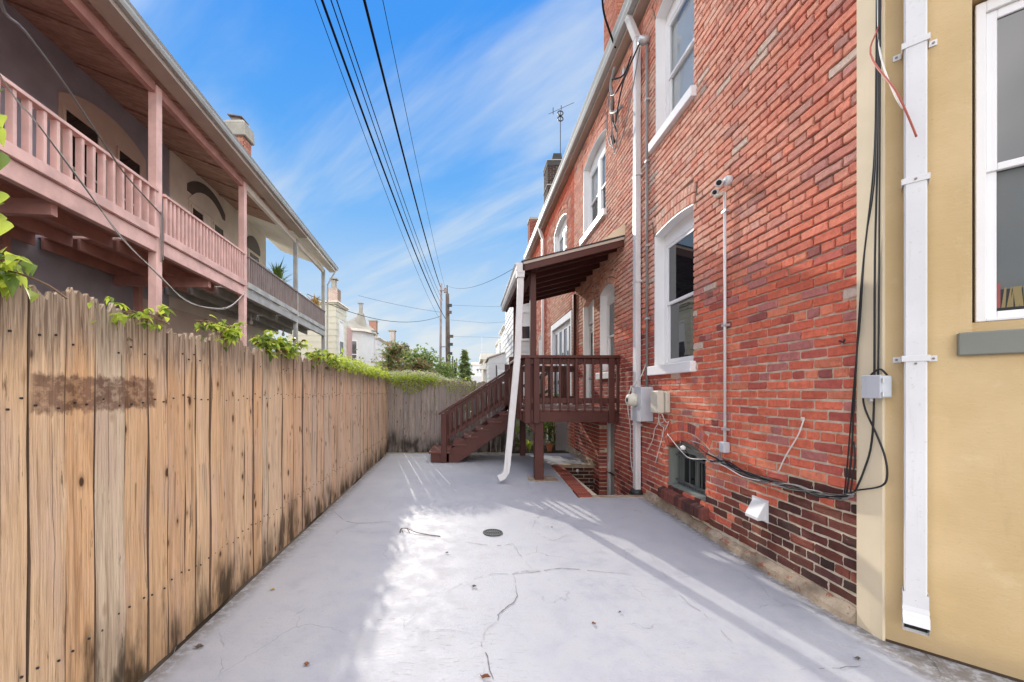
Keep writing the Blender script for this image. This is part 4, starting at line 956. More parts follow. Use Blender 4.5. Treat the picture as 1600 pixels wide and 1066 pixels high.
wire([W(1374,-60,.03), W(1375,30,.03), Vector((2.25,2.24,3.3)), P(1398,140,2.06), P(1418,180,2.03), P(1432,214,2.02)], .0045, M_CABLER, sw)
wire([W(1371,-60,.035), W(1373,60,.035), W(1381,105,.05), P(1398,148,2.075), P(1410,170,2.05)], .004, M_CABLEW, sw)
pw = thing('pale_wire', 'single pale wire hooked from a wall anchor down to the cable bundle', 'cable', W(1253, 655))
wire([W(1256,655,.02),W(1247,680,.03),W(1228,712,.03),W(1216,738,.03)], .0045, M_CABLEW, pw)
m = MB(); m.lathe(W(1256,655,.004), [(.014,-.002),(.014,-.014),(0,-.02)], 10, 'X'); m.build('anchor', M_BEIGE, pw)
hk = thing('iron_hook', 'small black iron hook projecting from the bricks near the corner', 'hook', W(1310, 532))
m = MB(); m.tube([W(1312,533,-.02), W(1312,533,.03), W(1318,535,.045), W(1320,530,.05)], .006, 6); m.build('bar', M_IRON, hk)

# ------------------------------------------------------------------ brown timber porch
pc = thing('wooden_porch', 'dark brown wooden porch with lean-to roof, railing and side steps against the brick house', 'porch', (1.6, 7.5, 0))
PX0, PY0, PY1, DZ = .83, 6.22, 8.88, 1.115
def part(name, mat, fn, bev=.004, xf=None):
    m = MB(xf); fn(m); return m.build(name, mat, pc, bevel=bev)
nb = 19; bw = (PY1-PY0)/nb
for k in range(nb):
    y = PY0+k*bw; part('deck_board', M_BROWNT, lambda m: m.box(PX0-.02, WX-.005, y+.003, y+bw-.003, DZ-.028, DZ+rnd.uniform(-.002,.002)), .003)
part('rim_beam', M_BROWN, lambda m: m.box(PX0, WX-.01, PY0, PY0+.04, .922, DZ-.03))
part('rim_beam', M_BROWN, lambda m: m.box(PX0, PX0+.04, PY0+.04, PY1-.04, .922, DZ-.03))
part('rim_beam', M_BROWN, lambda m: m.box(PX0, WX-.01, PY1-.04, PY1, .922, DZ-.03))
for k in range(5):
    y = PY0+.5+k*.45; part('joist', M_BROWN, lambda m: m.box(PX0+.045, WX-.02, y, y+.04, .94, DZ-.031), 0)
# posts
part('post', M_BROWN, lambda m: m.box(1.015, 1.155, PY0+.045, PY0+.185, .01, .925), .006)
part('post', M_BROWN, lambda m: m.box(1.09, 1.21, PY1-.17, PY1-.05, -.03, .925), .006)
part('roof_post', M_BROWN, lambda m: m.box(.945, 1.035, PY0+.05, PY0+.14, DZ, 3.28), .005)
part('roof_post', M_BROWN, lambda m: m.box(.945, 1.035, PY1-.16, PY1-.07, DZ, 3.28), .005)
part('roof_post', M_BROWN, lambda m: m.box(WX-.06, WX-.006, PY1-.10, PY1-.02, DZ, 3.55), .004)
part('footing', M_PARGE, lambda m: m.box(.93, 1.38, PY0-.03, PY0+.32, -.01, .012))
m = MB(); m.prism([(1.015-.13,PY0+.06,.921),(1.013,PY0+.06,.74),(1.013,PY0+.06,.921)], (0,.11,0)); m.build('brace', M_BROWN, pc)
# front railing
RT = 1.965
part('top_rail', M_BROWN, lambda m: m.box(.76, WX-.005, PY0-.05, PY0+.10, RT-.045, RT))
part('sub_rail', M_BROWN, lambda m: m.box(PX0+.02, WX-.01, PY0+.0, PY0+.04, RT-.135, RT-.046))
part('bottom_rail', M_BROWN, lambda m: m.box(PX0, WX-.01, PY0+.0, PY0+.04, 1.215, 1.30))
for x in (.845, .985, 2.15): part('rail_post', M_BROWN, lambda m: m.box(x, x+.09, PY0-.045, PY0-.001, .905, RT-.046), .005)
for k in range(11):
    x = .985+.128*(k-.5)+.09
    if 2.12 < x < 2.26 or x < 1.08: continue
    part('baluster', M_BROWN, lambda m: m.box(x-.018, x+.018, PY0-.032, PY0-.001, 1.10, RT-.05), .003)
part('baluster', M_BROWN, lambda m: m.box(2.285, 2.32, PY0-.03, PY0-.001, 1.10, RT-.05), .003)
# left railing between the front corner and the stair head, back railing
SY0, SY1 = 7.83, 8.80
part('top_rail', M_BROWN, lambda m: m.box(.76, .90, PY0+.101, SY0, RT-.045, RT)); part('bottom_rail', M_BROWN, lambda m: m.box(PX0, PX0+.04, PY0+.1, SY0, 1.215, 1.30))
part('sub_rail', M_BROWN, lambda m: m.box(PX0, PX0+.04, PY0+.1, SY0, RT-.135, RT-.046))
for k in range(12):
    y = PY0+.18+k*.128; part('baluster', M_BROWN, lambda m: m.box(PX0-.035, PX0-.001, y-.018, y+.018, .95, RT-.05), .003)
part('top_rail', M_BROWN, lambda m: m.box(PX0, WX-.01, PY1-.13, PY1, RT-.045, RT)); part('sub_rail', M_BROWN, lambda m: m.box(PX0+.02, WX-.01, PY1-.09, PY1-.05, RT-.135, RT-.046))
part('bottom_rail', M_BROWN, lambda m: m.box(PX0, WX-.01, PY1-.09, PY1-.05, 1.215, 1.30))
for k in range(8):
    x = 1.15+k*.145; part('baluster', M_BROWN, lambda m: m.box(x-.018, x+.018, PY1-.088, PY1-.052, 1.30, RT-.136), .003)
for x in (.9, 2.05): part('rail_post', M_BROWN, lambda m: m.box(x, x+.09, PY1-.05, PY1-.005, .93, RT-.046), .004)
# stairs going down to the left
treads = [(.22,-.80),(.372,-.335),(.522,-.105),(.67,.125),(.82,.355),(.97,.585)]
for i, (z, x) in enumerate(treads):
    wd = .40 if i == 0 else .27
    part('tread', M_BROWNT, lambda m: m.box(x-.02, x+wd, SY0-.02 if i else SY0-.03, SY1+.0, z-.038, z), .005)
part('riser_box', M_BROWN, lambda m: m.box(-.78, -.42, SY0, SY1, .01, .181), .004)
sl_ = (.155/.23)
for y in (SY0+.0, SY1-.05):
    m = MB(); m.prism([(-.47,y,.0),(-.24,y,.0),(PX0-.002,y,.74),(PX0-.002,y,1.10),(.60,y,.93),(-.47,y,.215)], (0,.045,0)); m.build('stringer', M_BROWN, pc, bevel=.004)
for y in (SY0-.035, SY1-.055):
    part('newel', M_BROWN, lambda m: m.box(-.575, -.465, y, y+.09, 0, .96), .006)
    yc2 = y+.045; zt = lambda x: .985+(x+.57)*.632
    part('hand_rail', M_BROWN, lambda m: m.bar((-.62,yc2,zt(-.62)), (PX0+.06,yc2,zt(PX0+.06)), .12, .04), .004)
    part('sub_rail', M_BROWN, lambda m: m.bar((-.465,yc2,zt(-.465)-.085), (PX0+.02,yc2,zt(PX0+.02)-.085), .035, .075), .003)
    part('bottom_rail', M_BROWN, lambda m: m.bar((-.465,yc2,zt(-.465)-.56), (PX0+.02,yc2,zt(PX0+.02)-.56), .035, .075), .003)
    for k in range(11):
        x = -.40+k*.108; part('baluster', M_BROWN, lambda m: m.box(x-.018, x+.018, yc2-.05, yc2-.018, zt(x)-.60, zt(x)-.06), .003)
part('rail_post', M_BROWN, lambda m: m.box(PX0-.07, PX0+.02, SY0-.06, SY0+.03, .93, 2.08), .005)
part('rail_post', M_BROWN, lambda m: m.box(PX0-.07, PX0+.02, SY1-.05, SY1+.04, .93, 2.0), .005)
# lean-to roof
RX0, RX1, RZ0, RZ1, RY0, RY1 = .80, WX-.004, 3.36, 3.74, 6.02, 8.95
rz = lambda x: RZ0+(x-RX0)*(RZ1-RZ0)/(RX1-RX0)
part('roof', M_SHINGLE, lambda m: m.prism([(RX0-.03,RY0-.02,rz(RX0-.03)),(RX1,RY0-.02,rz(RX1)),(RX1,RY0-.02,rz(RX1)+.02),(RX0-.03,RY0-.02,rz(RX0-.03)+.02)], (0,RY1-RY0+.04,0)), 0)
part('drip_edge', M_SOFFIT, lambda m: m.prism([(RX0,RY0-.012,rz(RX0)-.04),(RX1,RY0-.012,rz(RX1)-.04),(RX1,RY0-.012,rz(RX1)-.001),(RX0,RY0-.012,rz(RX0)-.001)], (0,.012,0)), 0)
part('barge_board', M_BROWN, lambda m: m.prism([(RX0,RY0,rz(RX0)-.14),(RX1,RY0,rz(RX1)-.14),(RX1,RY0,rz(RX1)-.002),(RX0,RY0,rz(RX0)-.002)], (0,.035,0)), .003)
for k in range(14):
    y = RY0+.04+k*.208; part('ceiling_board', M_BROWN, lambda m: m.prism([(RX0+.02,y,rz(RX0+.02)-.028),(RX1,y,rz(RX1)-.028),(RX1,y,rz(RX1)-.004),(RX0+.02,y,rz(RX0+.02)-.004)], (0,.198,0)), .002)
for k in range(7):
    y = RY0+.3+k*.42; part('rafter', M_BROWN, lambda m: m.prism([(RX0+.02,y,rz(RX0+.02)-.11),(RX1,y,rz(RX1)-.11),(RX1,y,rz(RX1)-.029),(RX0+.02,y,rz(RX0+.02)-.029)], (0,.04,0)), .002)
part('beam', M_BROWN, lambda m: m.box(.945, 1.035, RY0+.04, RY1-.05, 3.28, rz(.945)-.112), .004)
m = MB(); m.prism([(RX1-.35,RY0-.03,rz(RX1-.35)+.022),(RX1+.002,RY0-.03,rz(RX1)+.022),(RX1+.002,RY0-.03,rz(RX1)+.20)], (0,.02,0)); m.build('flashing', M_CREAMP, pc)
gx = RX0-.012; m = MB(); prof = [(gx,3.20),(gx-.07,3.20),(gx-.09,3.25),(gx-.095,3.30),(gx-.115,3.335),(gx-.105,3.345),(gx-.08,3.30),(gx-.06,3.215),(gx-.005,3.215),(gx-.003,3.345),(gx,3.345)]
m.prism([(x,RY0-.01,z) for x, z in prof], (0,RY1-RY0+.02,0)); m.build('gutter', M_WHITED, pc)
m = MB(); m.prism([(x,RY0-.016,z) for x, z in [(gx,3.20),(gx-.07,3.20),(gx-.09,3.25),(gx-.095,3.30),(gx-.115,3.345),(gx,3.345)]], (0,.005,0)); m.build('gutter_end', M_WHITED, pc)
for k in range(5):
    y = RY0+.3+k*.6; part('gutter_hanger', M_IRON, lambda m: m.box(gx-.11, gx, y, y+.015, 3.33, 3.338), 0)
part('fascia', M_BROWN, lambda m: m.box(gx+.001, RX0+.02, RY0, RY1, 3.18, 3.35), .003)
# its leaning downpipe
dl = thing('downpipe', 'leaning white downpipe in front of the brown porch steps, curling out at the foot', 'downpipe', (.5, 6.1, .05))
pts = [Vector((.76,6.07,3.22)), Vector((.765,6.07,3.05)), Vector((.72,6.07,1.95)), Vector((.565,6.08,.30)), Vector((.545,6.08,.17)), Vector((.50,6.08,.105)), Vector((.43,6.08,.075))]
m = MB(); w_ = .048; b_ = .034; ring = []
for i, p in enumerate(pts):
    d = (pts[min(i+1,len(pts)-1)]-pts[max(i-1,0)]).normalized(); a_ = Vector((-d.z,0,d.x))
    ring.append([p-a_*w_-Vector((0,b_,0)), p+a_*w_-Vector((0,b_,0)), p+a_*w_+Vector((0,b_,0)), p-a_*w_+Vector((0,b_,0))])
for i in range(len(ring)-1): m.add(ring[i]+ring[i+1], [(q,(q+1)%4,4+(q+1)%4,4+q) for q in range(4)])
m.build('pipe', M_WHITED, dl, bevel=.006)
part('outlet', M_WHITED, lambda m: m.box(.70, .82, 6.012, 6.13, 3.13, 3.23))
# drain, twig, litter
dc = thing('drain_cover', 'round black iron drain cover set in the pale painted yard', 'drain cover', G(770,833))
c = G(770,833); m = MB(); m.lathe((c.x,c.y,.001), [(.098,0),(.098,.008),(.083,.008),(.083,.003),(0,.003)], 24); m.build('ring', M_IRON, dc)
for k in range(7):
    x = -.066+k*.022; l = math.sqrt(max(.083**2-x*x, 0))-.002; m = MB(); m.box(c.x+x-.005, c.x+x+.005, c.y-l, c.y+l, .0045, .0095); m.build('bar', M_IRON, dc)
m = MB(); m.box(c.x-.082, c.x+.082, c.y-.006, c.y+.006, .0045, .0085); m.build('bar', M_IRON, dc)
tw = thing('twig', 'crooked dead twig lying on the pale yard near the fence', 'twig', G(655,832))
wire([G(625,832,.006),G(627,826,.012),G(636,826,.022),G(648,831,.014),G(665,835,.006),G(688,838,.004)], .004, M_BARK, tw)
wire([G(636,826,.02),G(640,832,.006)], .003, M_BARK, tw); wire([G(627,826,.012),G(630,833,.004)], .003, M_BARK, tw)
def litter(u, v, sz, label, mat=None, rot=0.0):
    c = G(u, v, .004); q = random.Random(int(u*7+v)); m = MB(); n = 9; pts = []
    for k in range(n):
        t = 2*math.pi*k/n; r_ = sz*(.55+.45*abs(math.cos(t)))*q.uniform(.75,1.15)
        pts.append((c.x+r_*math.cos(t+rot), c.y+r_*.6*math.sin(t+rot), .006+abs(math.sin(t*1.5))*sz*.5))
    pts.append((c.x, c.y, .005)); m.add(pts, [(k, (k+1)%n, n) for k in range(n)])
    o = m.build('fallen_leaf', mat or M_DEAD); tag(o, label, 'leaf', 'dead leaves on the yard floor')
litter(740,917,.022, 'curled tan dead leaf above the kinked crack in mid yard', M_BARK, .4); litter(757,1059,.028, 'rust-red dead leaf at the bottom edge beside a crack')
litter(928,975,.018, 'small red-brown dead leaf on the sunlit yard right of the cracks', M_DEAD, 1.0); litter(479,1039,.022, 'brown curled leaf in the fence shade low on the left', M_DEAD, .8)
litter(698,864,.018, 'dark crumb of leaf below the twig', M_BARK, .2); litter(310,1012,.028, 'dark narrow leaf close to the foot of the fence', M_BARK, .6)
litter(425,922,.020, 'pale straw leaf halfway along the fence foot', M_BASKET, .5); litter(968,957,.012, 'tiny brown fleck right of the small red-brown leaf', M_BARK, .2)
litter(1340,1030,.020, 'dark leaf scrap near the yellow wall', M_BARK, .2); litter(862,824,.012, 'dark crumb right of the drain cover', M_BARK)
# ------------------------------------------------------------------ side fence and back fence
EDGE = wood_paint('weathered_edge', (0.17,0.105,0.07), (0.3,0.2,0.14), .3, .9)
def plank_obj(m, mat, parent, at):
    o = m.build('plank', mat, parent, at=at); o.data.materials.append(EDGE)
    mi = [0]*len(o.data.polygons)
    for k in m.edges: mi[k] = 1
    o.data.polygons.foreach_set('material_index', mi); return o
def plank_mb(w, t, h, seed, xf, ragged=.02):
    r_ = random.Random(seed); m = MB(xf); m.edges = []; n = 9; nz = 9; fr = []
    tops = [h + r_.uniform(-ragged, ragged*.4) for _ in range(n+1)]; tops[0] -= r_.choice((.004,.012,.03)); tops[-1] -= r_.choice((.004,.012,.03))
    bow = r_.uniform(-.006,.006); lean = r_.uniform(-.004,.004); cup = r_.uniform(-.004,.004)
    def X(i, k):
        f = k/nz; return -w/2+w*i/n + lean*f*2 + bow*math.sin(math.pi*f) + (r_.uniform(-.0018,.0018) if i in (0, n) else 0)
    def D(i, k): return cup*(1-(2*i/n-1)**2) + .003*math.sin(k*1.3+seed)
    g = [[(X(i,k), D(i,k), tops[i]*k/nz) for i in range(n+1)] for k in range(nz+1)]
    V = [p for row in g for p in row]; N = len(V); V += [(x, d+t, z) for x, d, z in V]; fs = []
    for k in range(nz):
        for i in range(n):
            a = k*(n+1)+i; fs.append((a, a+1, a+n+2, a+n+1)); fs.append((N+a, N+a+n+1, N+a+n+2, N+a+1))
        a = k*(n+1); b = a+n; m.edges += [len(fs), len(fs)+1]; fs += [(a, a+n+1, N+a+n+1, N+a), (b, N+b, N+b+n+1, b+n+1)]
    for i in range(n):
        a = nz*(n+1)+i; fs.append((a, a+1, N+a+1, N+a))
    return m.add(V, fs)
fn = thing('board_fence', 'weathered tan wooden board fence with ragged tops along the left of the yard', 'fence', (FX(4), 4, 0))
fd_ = Vector((-.0426, 1, 0)).normalized(); fnn = Vector((-fd_.y, fd_.x, 0))
def FXF(y0, off): 
    c = Vector((FX(y0), y0, 0)); return lambda s, d, z: c + fd_*s + fnn*(d+off) + Vector((0,0,z))
edges = [.66,.80,.935,1.075,1.20,1.335,1.425,1.566,1.692,1.847,1.99,2.125,2.267]
y = 2.267; r_ = random.Random(21)
while y < 9.13: y += r_.choice((.088,.10,.118,.135,.14,.14)); edges.append(y)
for i, (a, b) in enumerate(zip(edges, edges[1:])):
    gap = r_.choice((.002,.003,.004,.006,.009)) + (.010 if abs(a-2.267) < .01 or i % 17 == 11 else 0)
    w = b-a-gap; off = r_.uniform(-.004,.006); h = 1.755 + r_.uniform(-.035,.022) + (.06 if a < 1.7 else .03 if a < 2 else 0)
    if abs(a-7.3) < .08: h -= .06
    c = (a+b)/2
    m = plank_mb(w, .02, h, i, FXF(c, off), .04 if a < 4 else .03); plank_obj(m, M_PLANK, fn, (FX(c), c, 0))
nl = MB()
for a, b in zip(edges, edges[1:]):
    for z in (.38, 1.36, 1.60):
        for f_ in (.22, .75):
            c = a+(b-a)*f_+r_.uniform(-.01,.01); zz = z+r_.uniform(-.025,.025)
            if z < 1.5 or r_.random() < .4: p = Vector((FX(c), c, zz)) - fnn*.0075; nl.tube([p+fnn*.006, p], .0045, 6)
nl.build('nail_heads', M_IRON, fn, kind='stuff')
for z in (.35, 1.35):
    m = MB(); m.bar((FX(.6)-.05,.6,z), (FX(9.1)-.05,9.1,z), .038, .085); m.build('fence_rail', M_PLANKG, fn)
for k in range(5):
    c = .9+k*2.0; m = MB(); m.box(FX(c)-.17, FX(c)-.075, c-.045, c+.045, -.1, 1.62); m.build('fence_post', M_PLANKG, fn)
fb = thing('board_fence', 'dark grey board fence closing the far end of the yard behind the steps', 'fence', (-.6, 9.17, 0))
x = FX(9.17)-.06; i = 0
while x < 1.0:
    w = r_.choice((.085,.1,.125,.14,.14)); h = 1.735-.10*(x+1.9)/2.3 + r_.uniform(-.03,.012); c = x+w/2; yy = 9.17+r_.uniform(-.004,.004)
    m = plank_mb(w-r_.choice((.004,.006,.011)), .02, h, 100+i, lambda s, d, z: Vector((c+s, yy+d, z)), .03); plank_obj(m, M_PLANKG, fb, (c, yy, 0)); x += w; i += 1
for z in (.4, 1.35):
    m = MB(); m.box(-1.9, 1.0, 9.2, 9.24, z-.04, z+.04); m.build('fence_rail', M_PLANKG, fb)

# ------------------------------------------------------------------ plants
def leaf_shape(L, wd, fold=.25, droop=.3, n=4):
    """an ovate, pointed, folded leaf with its stalk at the origin, lying along +x"""
    prof = [(0,.0),(.12,.55),(.32,1.0),(.6,.72),(.84,.28),(1,0)]
    V = []; fs = []
    for t, w in prof:
        x = L*t; z = -droop*L*t*t; V += [(x, -wd*w/2, z+fold*wd*w*.5), (x, 0, z), (x, wd*w/2, z+fold*wd*w*.5)]
    for k in range(len(prof)-1):
        a = 3*k; fs += [(a, a+1, a+4, a+3), (a+1, a+2, a+5, a+4)]
    return V, fs
LEAFM = {}
def leaf_mesh(L, mat, seed):
    key = (round(L,3), mat.name, seed % 4)
    if key not in LEAFM:
        q = random.Random(seed % 4); V, fs = leaf_shape(L, L*q.uniform(.46,.62), q.uniform(.15,.5), q.uniform(.1,.6))
        me = mesh_of('leaf', V, fs, mat); me.polygons.foreach_set('use_smooth', [True]*len(me.polygons)); LEAFM[key] = me
    return LEAFM[key]
from mathutils import Euler, Matrix
def leaf_object(parent, p, L, mat, rot, seed):
    o = bpy.data.objects.new('leaf', leaf_mesh(L, mat, seed)); COL.objects.link(o); link(o, parent, p); o.rotation_euler = rot; return o
def leaf_cloud(name, parent, pts, sizes, mat, seed, up=.5, kind='stuff', flat=False):
    q = random.Random(seed); m = MB()
    for p in pts:
        L = q.uniform(*sizes); w = L*.5
        d = Vector((q.gauss(0,1), q.gauss(0,1), q.gauss(-.15,.6))).normalized(); s_ = d.cross(Vector((q.gauss(0,.6), q.gauss(0,.6), 1))).normalized()*w*.5; nrm = d.cross(s_).normalized()*L*.12
        p = Vector(p); m.add([p, p+d*L*.45+s_-nrm, p+d*L, p+d*L*.45-s_-nrm, p+d*L*.45], [(0,1,4),(1,2,4),(2,3,4),(3,0,4)])
    o = m.build(name, mat, parent, kind=kind); return o
VG = 'creeper sprays over the side fence'
def spray(y0, y1, n, rise, size, label, mat, seed, out=.02, stems=3, extra=None):
    q = random.Random(seed); t = thing('creeper', label, 'vine', (FX((y0+y1)/2)-.05, (y0+y1)/2, 1.70), VG)
    tips = []
    for k in range(stems+2):
        a, b = q.uniform(y0, y1), q.uniform(y0, y1)
        pts = [Vector((FX(a)-.06, a, 1.55)), Vector((FX(a)-.02, a+.3*(b-a), 1.72+rise*.3)), Vector((FX(b)+q.uniform(-.05,out), (a+b)/2, 1.74+rise*q.uniform(.4,.9))), Vector((FX(b)+q.uniform(-.08,out), b, 1.74+rise*q.uniform(.3,1)))]
        pts = smooth_path(pts, 5); tips += pts[4:]
        m = MB(); m.tube(pts, .0035, 5); m.build('stem', M_STEM, t, smooth=True)
    for k in range(n):
        p = q.choice(tips) + Vector((q.uniform(-.05,.05+out), q.uniform(-.06,.06), q.uniform(-.05,.05)))
        az = q.uniform(0, 6.28); base = size*q.uniform(.45,1.15)
        for j in range(q.choice((1,3,3,5))):
            leaf_object(t, p, base, mat if q.random() < .66 else (M_VINED if q.random() < .85 else M_DEAD), Euler((q.uniform(-.4,.4), q.uniform(-.1,.7), az+(j-1)*.75)), q.randrange(9))
    return t
# big hanging leaves close to the camera at the left edge
t = thing('creeper', 'large bright leaves of a creeper hanging at the left edge above the fence', 'vine', (-1.62, 1.3, 1.7), VG)
st = smooth_path([Vector((-1.66,1.24,1.6)), Vector((-1.62,1.22,1.95)), Vector((-1.58,1.28,2.2)), Vector((-1.56,1.25,2.5))], 6); m = MB(); m.tube(st, .005, 6); m.build('stem', M_STEM, t, smooth=True)
q = random.Random(3)
for k_, (u, v, s_, az, el) in enumerate(((2,140,.085,-.2,.5),(8,180,.09,-.4,.9),(-8,195,.10,.5,.9),(4,238,.085,.2,1.0),(0,262,.08,-.7,.6),(5,300,.075,-.2,1.0),(8,318,.08,-1.2,.7),(-6,330,.09,.3,.8),(12,345,.085,-.3,.9),(2,352,.08,-1,.7),
                       (0,392,.085,.2,.2),(-5,405,.12,.1,.1),(10,402,.13,-.15,.25),(20,412,.12,-.5,.35),(-4,420,.13,.2,.5),(12,424,.12,.5,.6),(25,432,.12,-.3,.5),(35,430,.10,-.1,.7),(5,440,.11,-.6,.8),(48,440,.08,-.3,.8),(30,446,.08,-.8,.9))):
    Y = 1.32+q.uniform(-.03,.05); p = P(u, v, Y); p.x = min(p.x, FX(Y)+.03) if v > 400 else p.x
    leaf_object(t, p, s_*.85, M_VINE if k_ % 3 else M_VINED, Euler((q.uniform(-.5,.5), el, az-.9)), q.randrange(9))
for k in range(20):
    Y = q.uniform(1.30,1.46); p = P(q.uniform(-6,50), q.uniform(398,452), Y); leaf_object(t, p, q.uniform(.05,.10), M_VINE if k % 4 else M_VINED, Euler((q.uniform(-.7,.7), q.uniform(.0,.9), q.uniform(-1.6,.3))), q.randrange(9))
m = MB(); m.tube(smooth_path([Vector((-1.64,1.22,1.70)), Vector((-1.57,1.32,1.80)), Vector((-1.53,1.42,1.79)), Vector((-1.52,1.5,1.75))], 5), .004, 5); m.build('stem', M_STEM, t, smooth=True)
spray(1.60, 1.72, 9, .03, .06, 'two small creeper leaves peeping between the first ragged boards', M_VINE, 31, .02, 1)
spray(1.76, 2.16, 34, .05, .058, 'low fringe of yellow-green creeper leaves on the nearer board tops', M_VINE, 5, .03, 3)
spray(2.25, 2.95, 52, .14, .066, 'arching creeper spray with long stems standing up above the near half of the fence', M_VINE, 8, .04, 5)
spray(3.0, 4.15, 110, .14, .075, 'broad bushy clump of bright creeper leaves on the middle of the fence', M_VINE, 12, .04, 6)
spray(4.1, 5.4, 110, .11, .075, 'creeper clump with reddish stems past the middle of the fence', M_VINE, 14, .05, 6)
q = random.Random(77)
cl = thing('creeper', 'pale flowering creeper trailing over the farthest boards of the side fence', 'vine', (FX(7)-.1, 7, 1.7), VG)
leaf_cloud('foliage', cl, [(FX(y)+q.gauss(-.06,.08), y, 1.70+abs(q.gauss(.05,.07))) for y in [q.uniform(5.2,9.1) for _ in range(1500)]], (.05,.10), M_VINE, 4)
leaf_cloud('blossom', cl, [(FX(y)+q.gauss(-.04,.08), y, 1.75+abs(q.gauss(.05,.06))) for y in [q.uniform(5.3,7.4) for _ in range(420)]], (.02,.045), M_FLOWER, 6)
cm_ = thing('clematis', 'mound of white-flowering clematis spilling over the grey back fence', 'climbing plant', (-1.0, 9.2, 1.6), None)
def cmz(x): return 1.62 + .16*math.sin((x+2.0)*1.6+.4)*(1 if x < -.6 else .5) - .05*(x+1.9)
fp, wp = [], []
for k in range(5200):
    x = q.uniform(-1.95, .18) if k % 4 else q.uniform(-1.8,-.8); d = abs(q.gauss(0,.11)); up_ = cmz(x)
    hang = .33*math.exp(-((x+1.35)/.38)**2) + .10
    z = up_ + .13 - (d*1.1 if q.random() < .6 else q.random()*hang*1.25) + q.gauss(0,.02); y = 9.13 - abs(q.gauss(0,.05)) + (.25*q.random() if z > up_-.02 else 0)
    (wp if z > up_+.02+q.gauss(0,.03) and q.random() < .9 or q.random() < .16 else fp).append((x, y, z))
leaf_cloud('foliage', cm_, fp, (.03,.06), M_VINE, 3); leaf_cloud('blossom', cm_, wp, (.018,.036), M_FLOWER, 9)
def shrub(label, c, rx, ry, rz_, n, size, mat, seed, name='shrub', cat='shrub', stems=5):
    q = random.Random(seed); t = thing(name, label, cat, c); c = Vector(c)
    for k in range(stems):
        e = c+Vector((q.uniform(-rx,rx)*.7, q.uniform(-ry,ry)*.7, rz_*q.uniform(1.2,1.9))); m = MB(); m.tube(smooth_path([c+Vector((q.uniform(-.04,.04),0,-.05)), c.lerp(e,.5)+Vector((q.uniform(-.05,.05),0,0)), e], 4), .009, 5); m.build('stem', M_BARK, t, smooth=True)
    pts = []
    cl_ = [Vector((q.gauss(0,.55), q.gauss(0,.55), q.uniform(.1,1.9))) for _ in range(14)]
    for k in range(n):
        b = q.choice(cl_); pts.append((c.x+rx*(b.x*.8+q.gauss(0,.22)), c.y+ry*(b.y*.8+q.gauss(0,.22)), c.z+max(.02, rz_*(b.z+q.gauss(0,.16)))))
    leaf_cloud('foliage', t, pts, size, mat, seed); return t
shrub('bright green shrub seen under the porch beyond the white leaning downpipe', (.98,9.55,0), .28, .25, .50, 900, (.05,.09), M_VINED, 1)
shrub('dark leafy bush behind the front porch post', (1.75,9.9,0), .32, .3, .62, 900, (.05,.10), M_SHRUB, 2)
shrub('tall shadowy climber with bare trunks under the far end of the porch', (2.12,10.1,0), .2, .2, .7, 500, (.05,.09), M_SHRUB, 3, stems=7)
g_ = thing('grass_clump', 'spiky pale grass clump at the foot of the rear porch post', 'plant', (1.36,9.2,0))
for k in range(26):
    a_ = q.uniform(0,6.28); l = q.uniform(.18,.34); sp = q.uniform(.08,.2); b = Vector((1.36,9.2,0)); m = MB(); s_ = Vector((-math.sin(a_), math.cos(a_), 0))*.008; dd = Vector((math.cos(a_), math.sin(a_), 0))
    m.add([b-s_, b+s_, b+dd*sp*.5+s_+Vector((0,0,l*.8)), b+dd*sp*.5-s_+Vector((0,0,l*.8)), b+dd*sp+Vector((0,0,l))], [(0,1,2,3),(3,2,4)]); m.build('blade', M_VINE, g_)
fp_ = thing('flower_pot', 'orange terracotta flower pot in the shade behind the porch post', 'flower pot', (1.86,9.35,0))
m = MB(); m.lathe((1.86,9.35,.0), [(.05,0),(.075,.14),(.085,.14),(.085,.17),(.07,.17),(.065,.12),(0,.12)], 14); m.build('pot', M_TERRA, fp_, smooth=False)
leaf_cloud('foliage', fp_, [(1.86+q.gauss(0,.05), 9.35+q.gauss(0,.05), .2+abs(q.gauss(0,.06))) for _ in range(40)], (.04,.07), M_VINED, 8)
gp = thing('corrugated_panel', 'pale grey corrugated panel standing behind the porch against the brick wall', 'panel', (2.25,9.6,0))
m = MB(); n = 24
for k in range(n):
    a = 2.06+.27*k/n; b = 2.06+.27*(k+1)/n; m.hexa([(a,9.62+.008*(k%2),-.02),(b,9.62+.008*((k+1)%2),-.02),(b,9.625+.008*((k+1)%2),-.02),(a,9.625+.008*(k%2),-.02)], [(a,9.62+.008*(k%2),.88),(b,9.62+.008*((k+1)%2),.88),(b,9.625+.008*((k+1)%2),.88),(a,9.625+.008*(k%2),.88)])
m.build('sheet', M_ALU, gp)
wl_ = thing('low_wall', 'low pale stone wall at the back of the planting bed under the porch', 'wall', (1.3,10.6,0))
m = MB(); m.box(.6, 2.0, 10.55, 10.75, -.05, .75); m.build('body', M_CONC, wl_, bevel=.02)

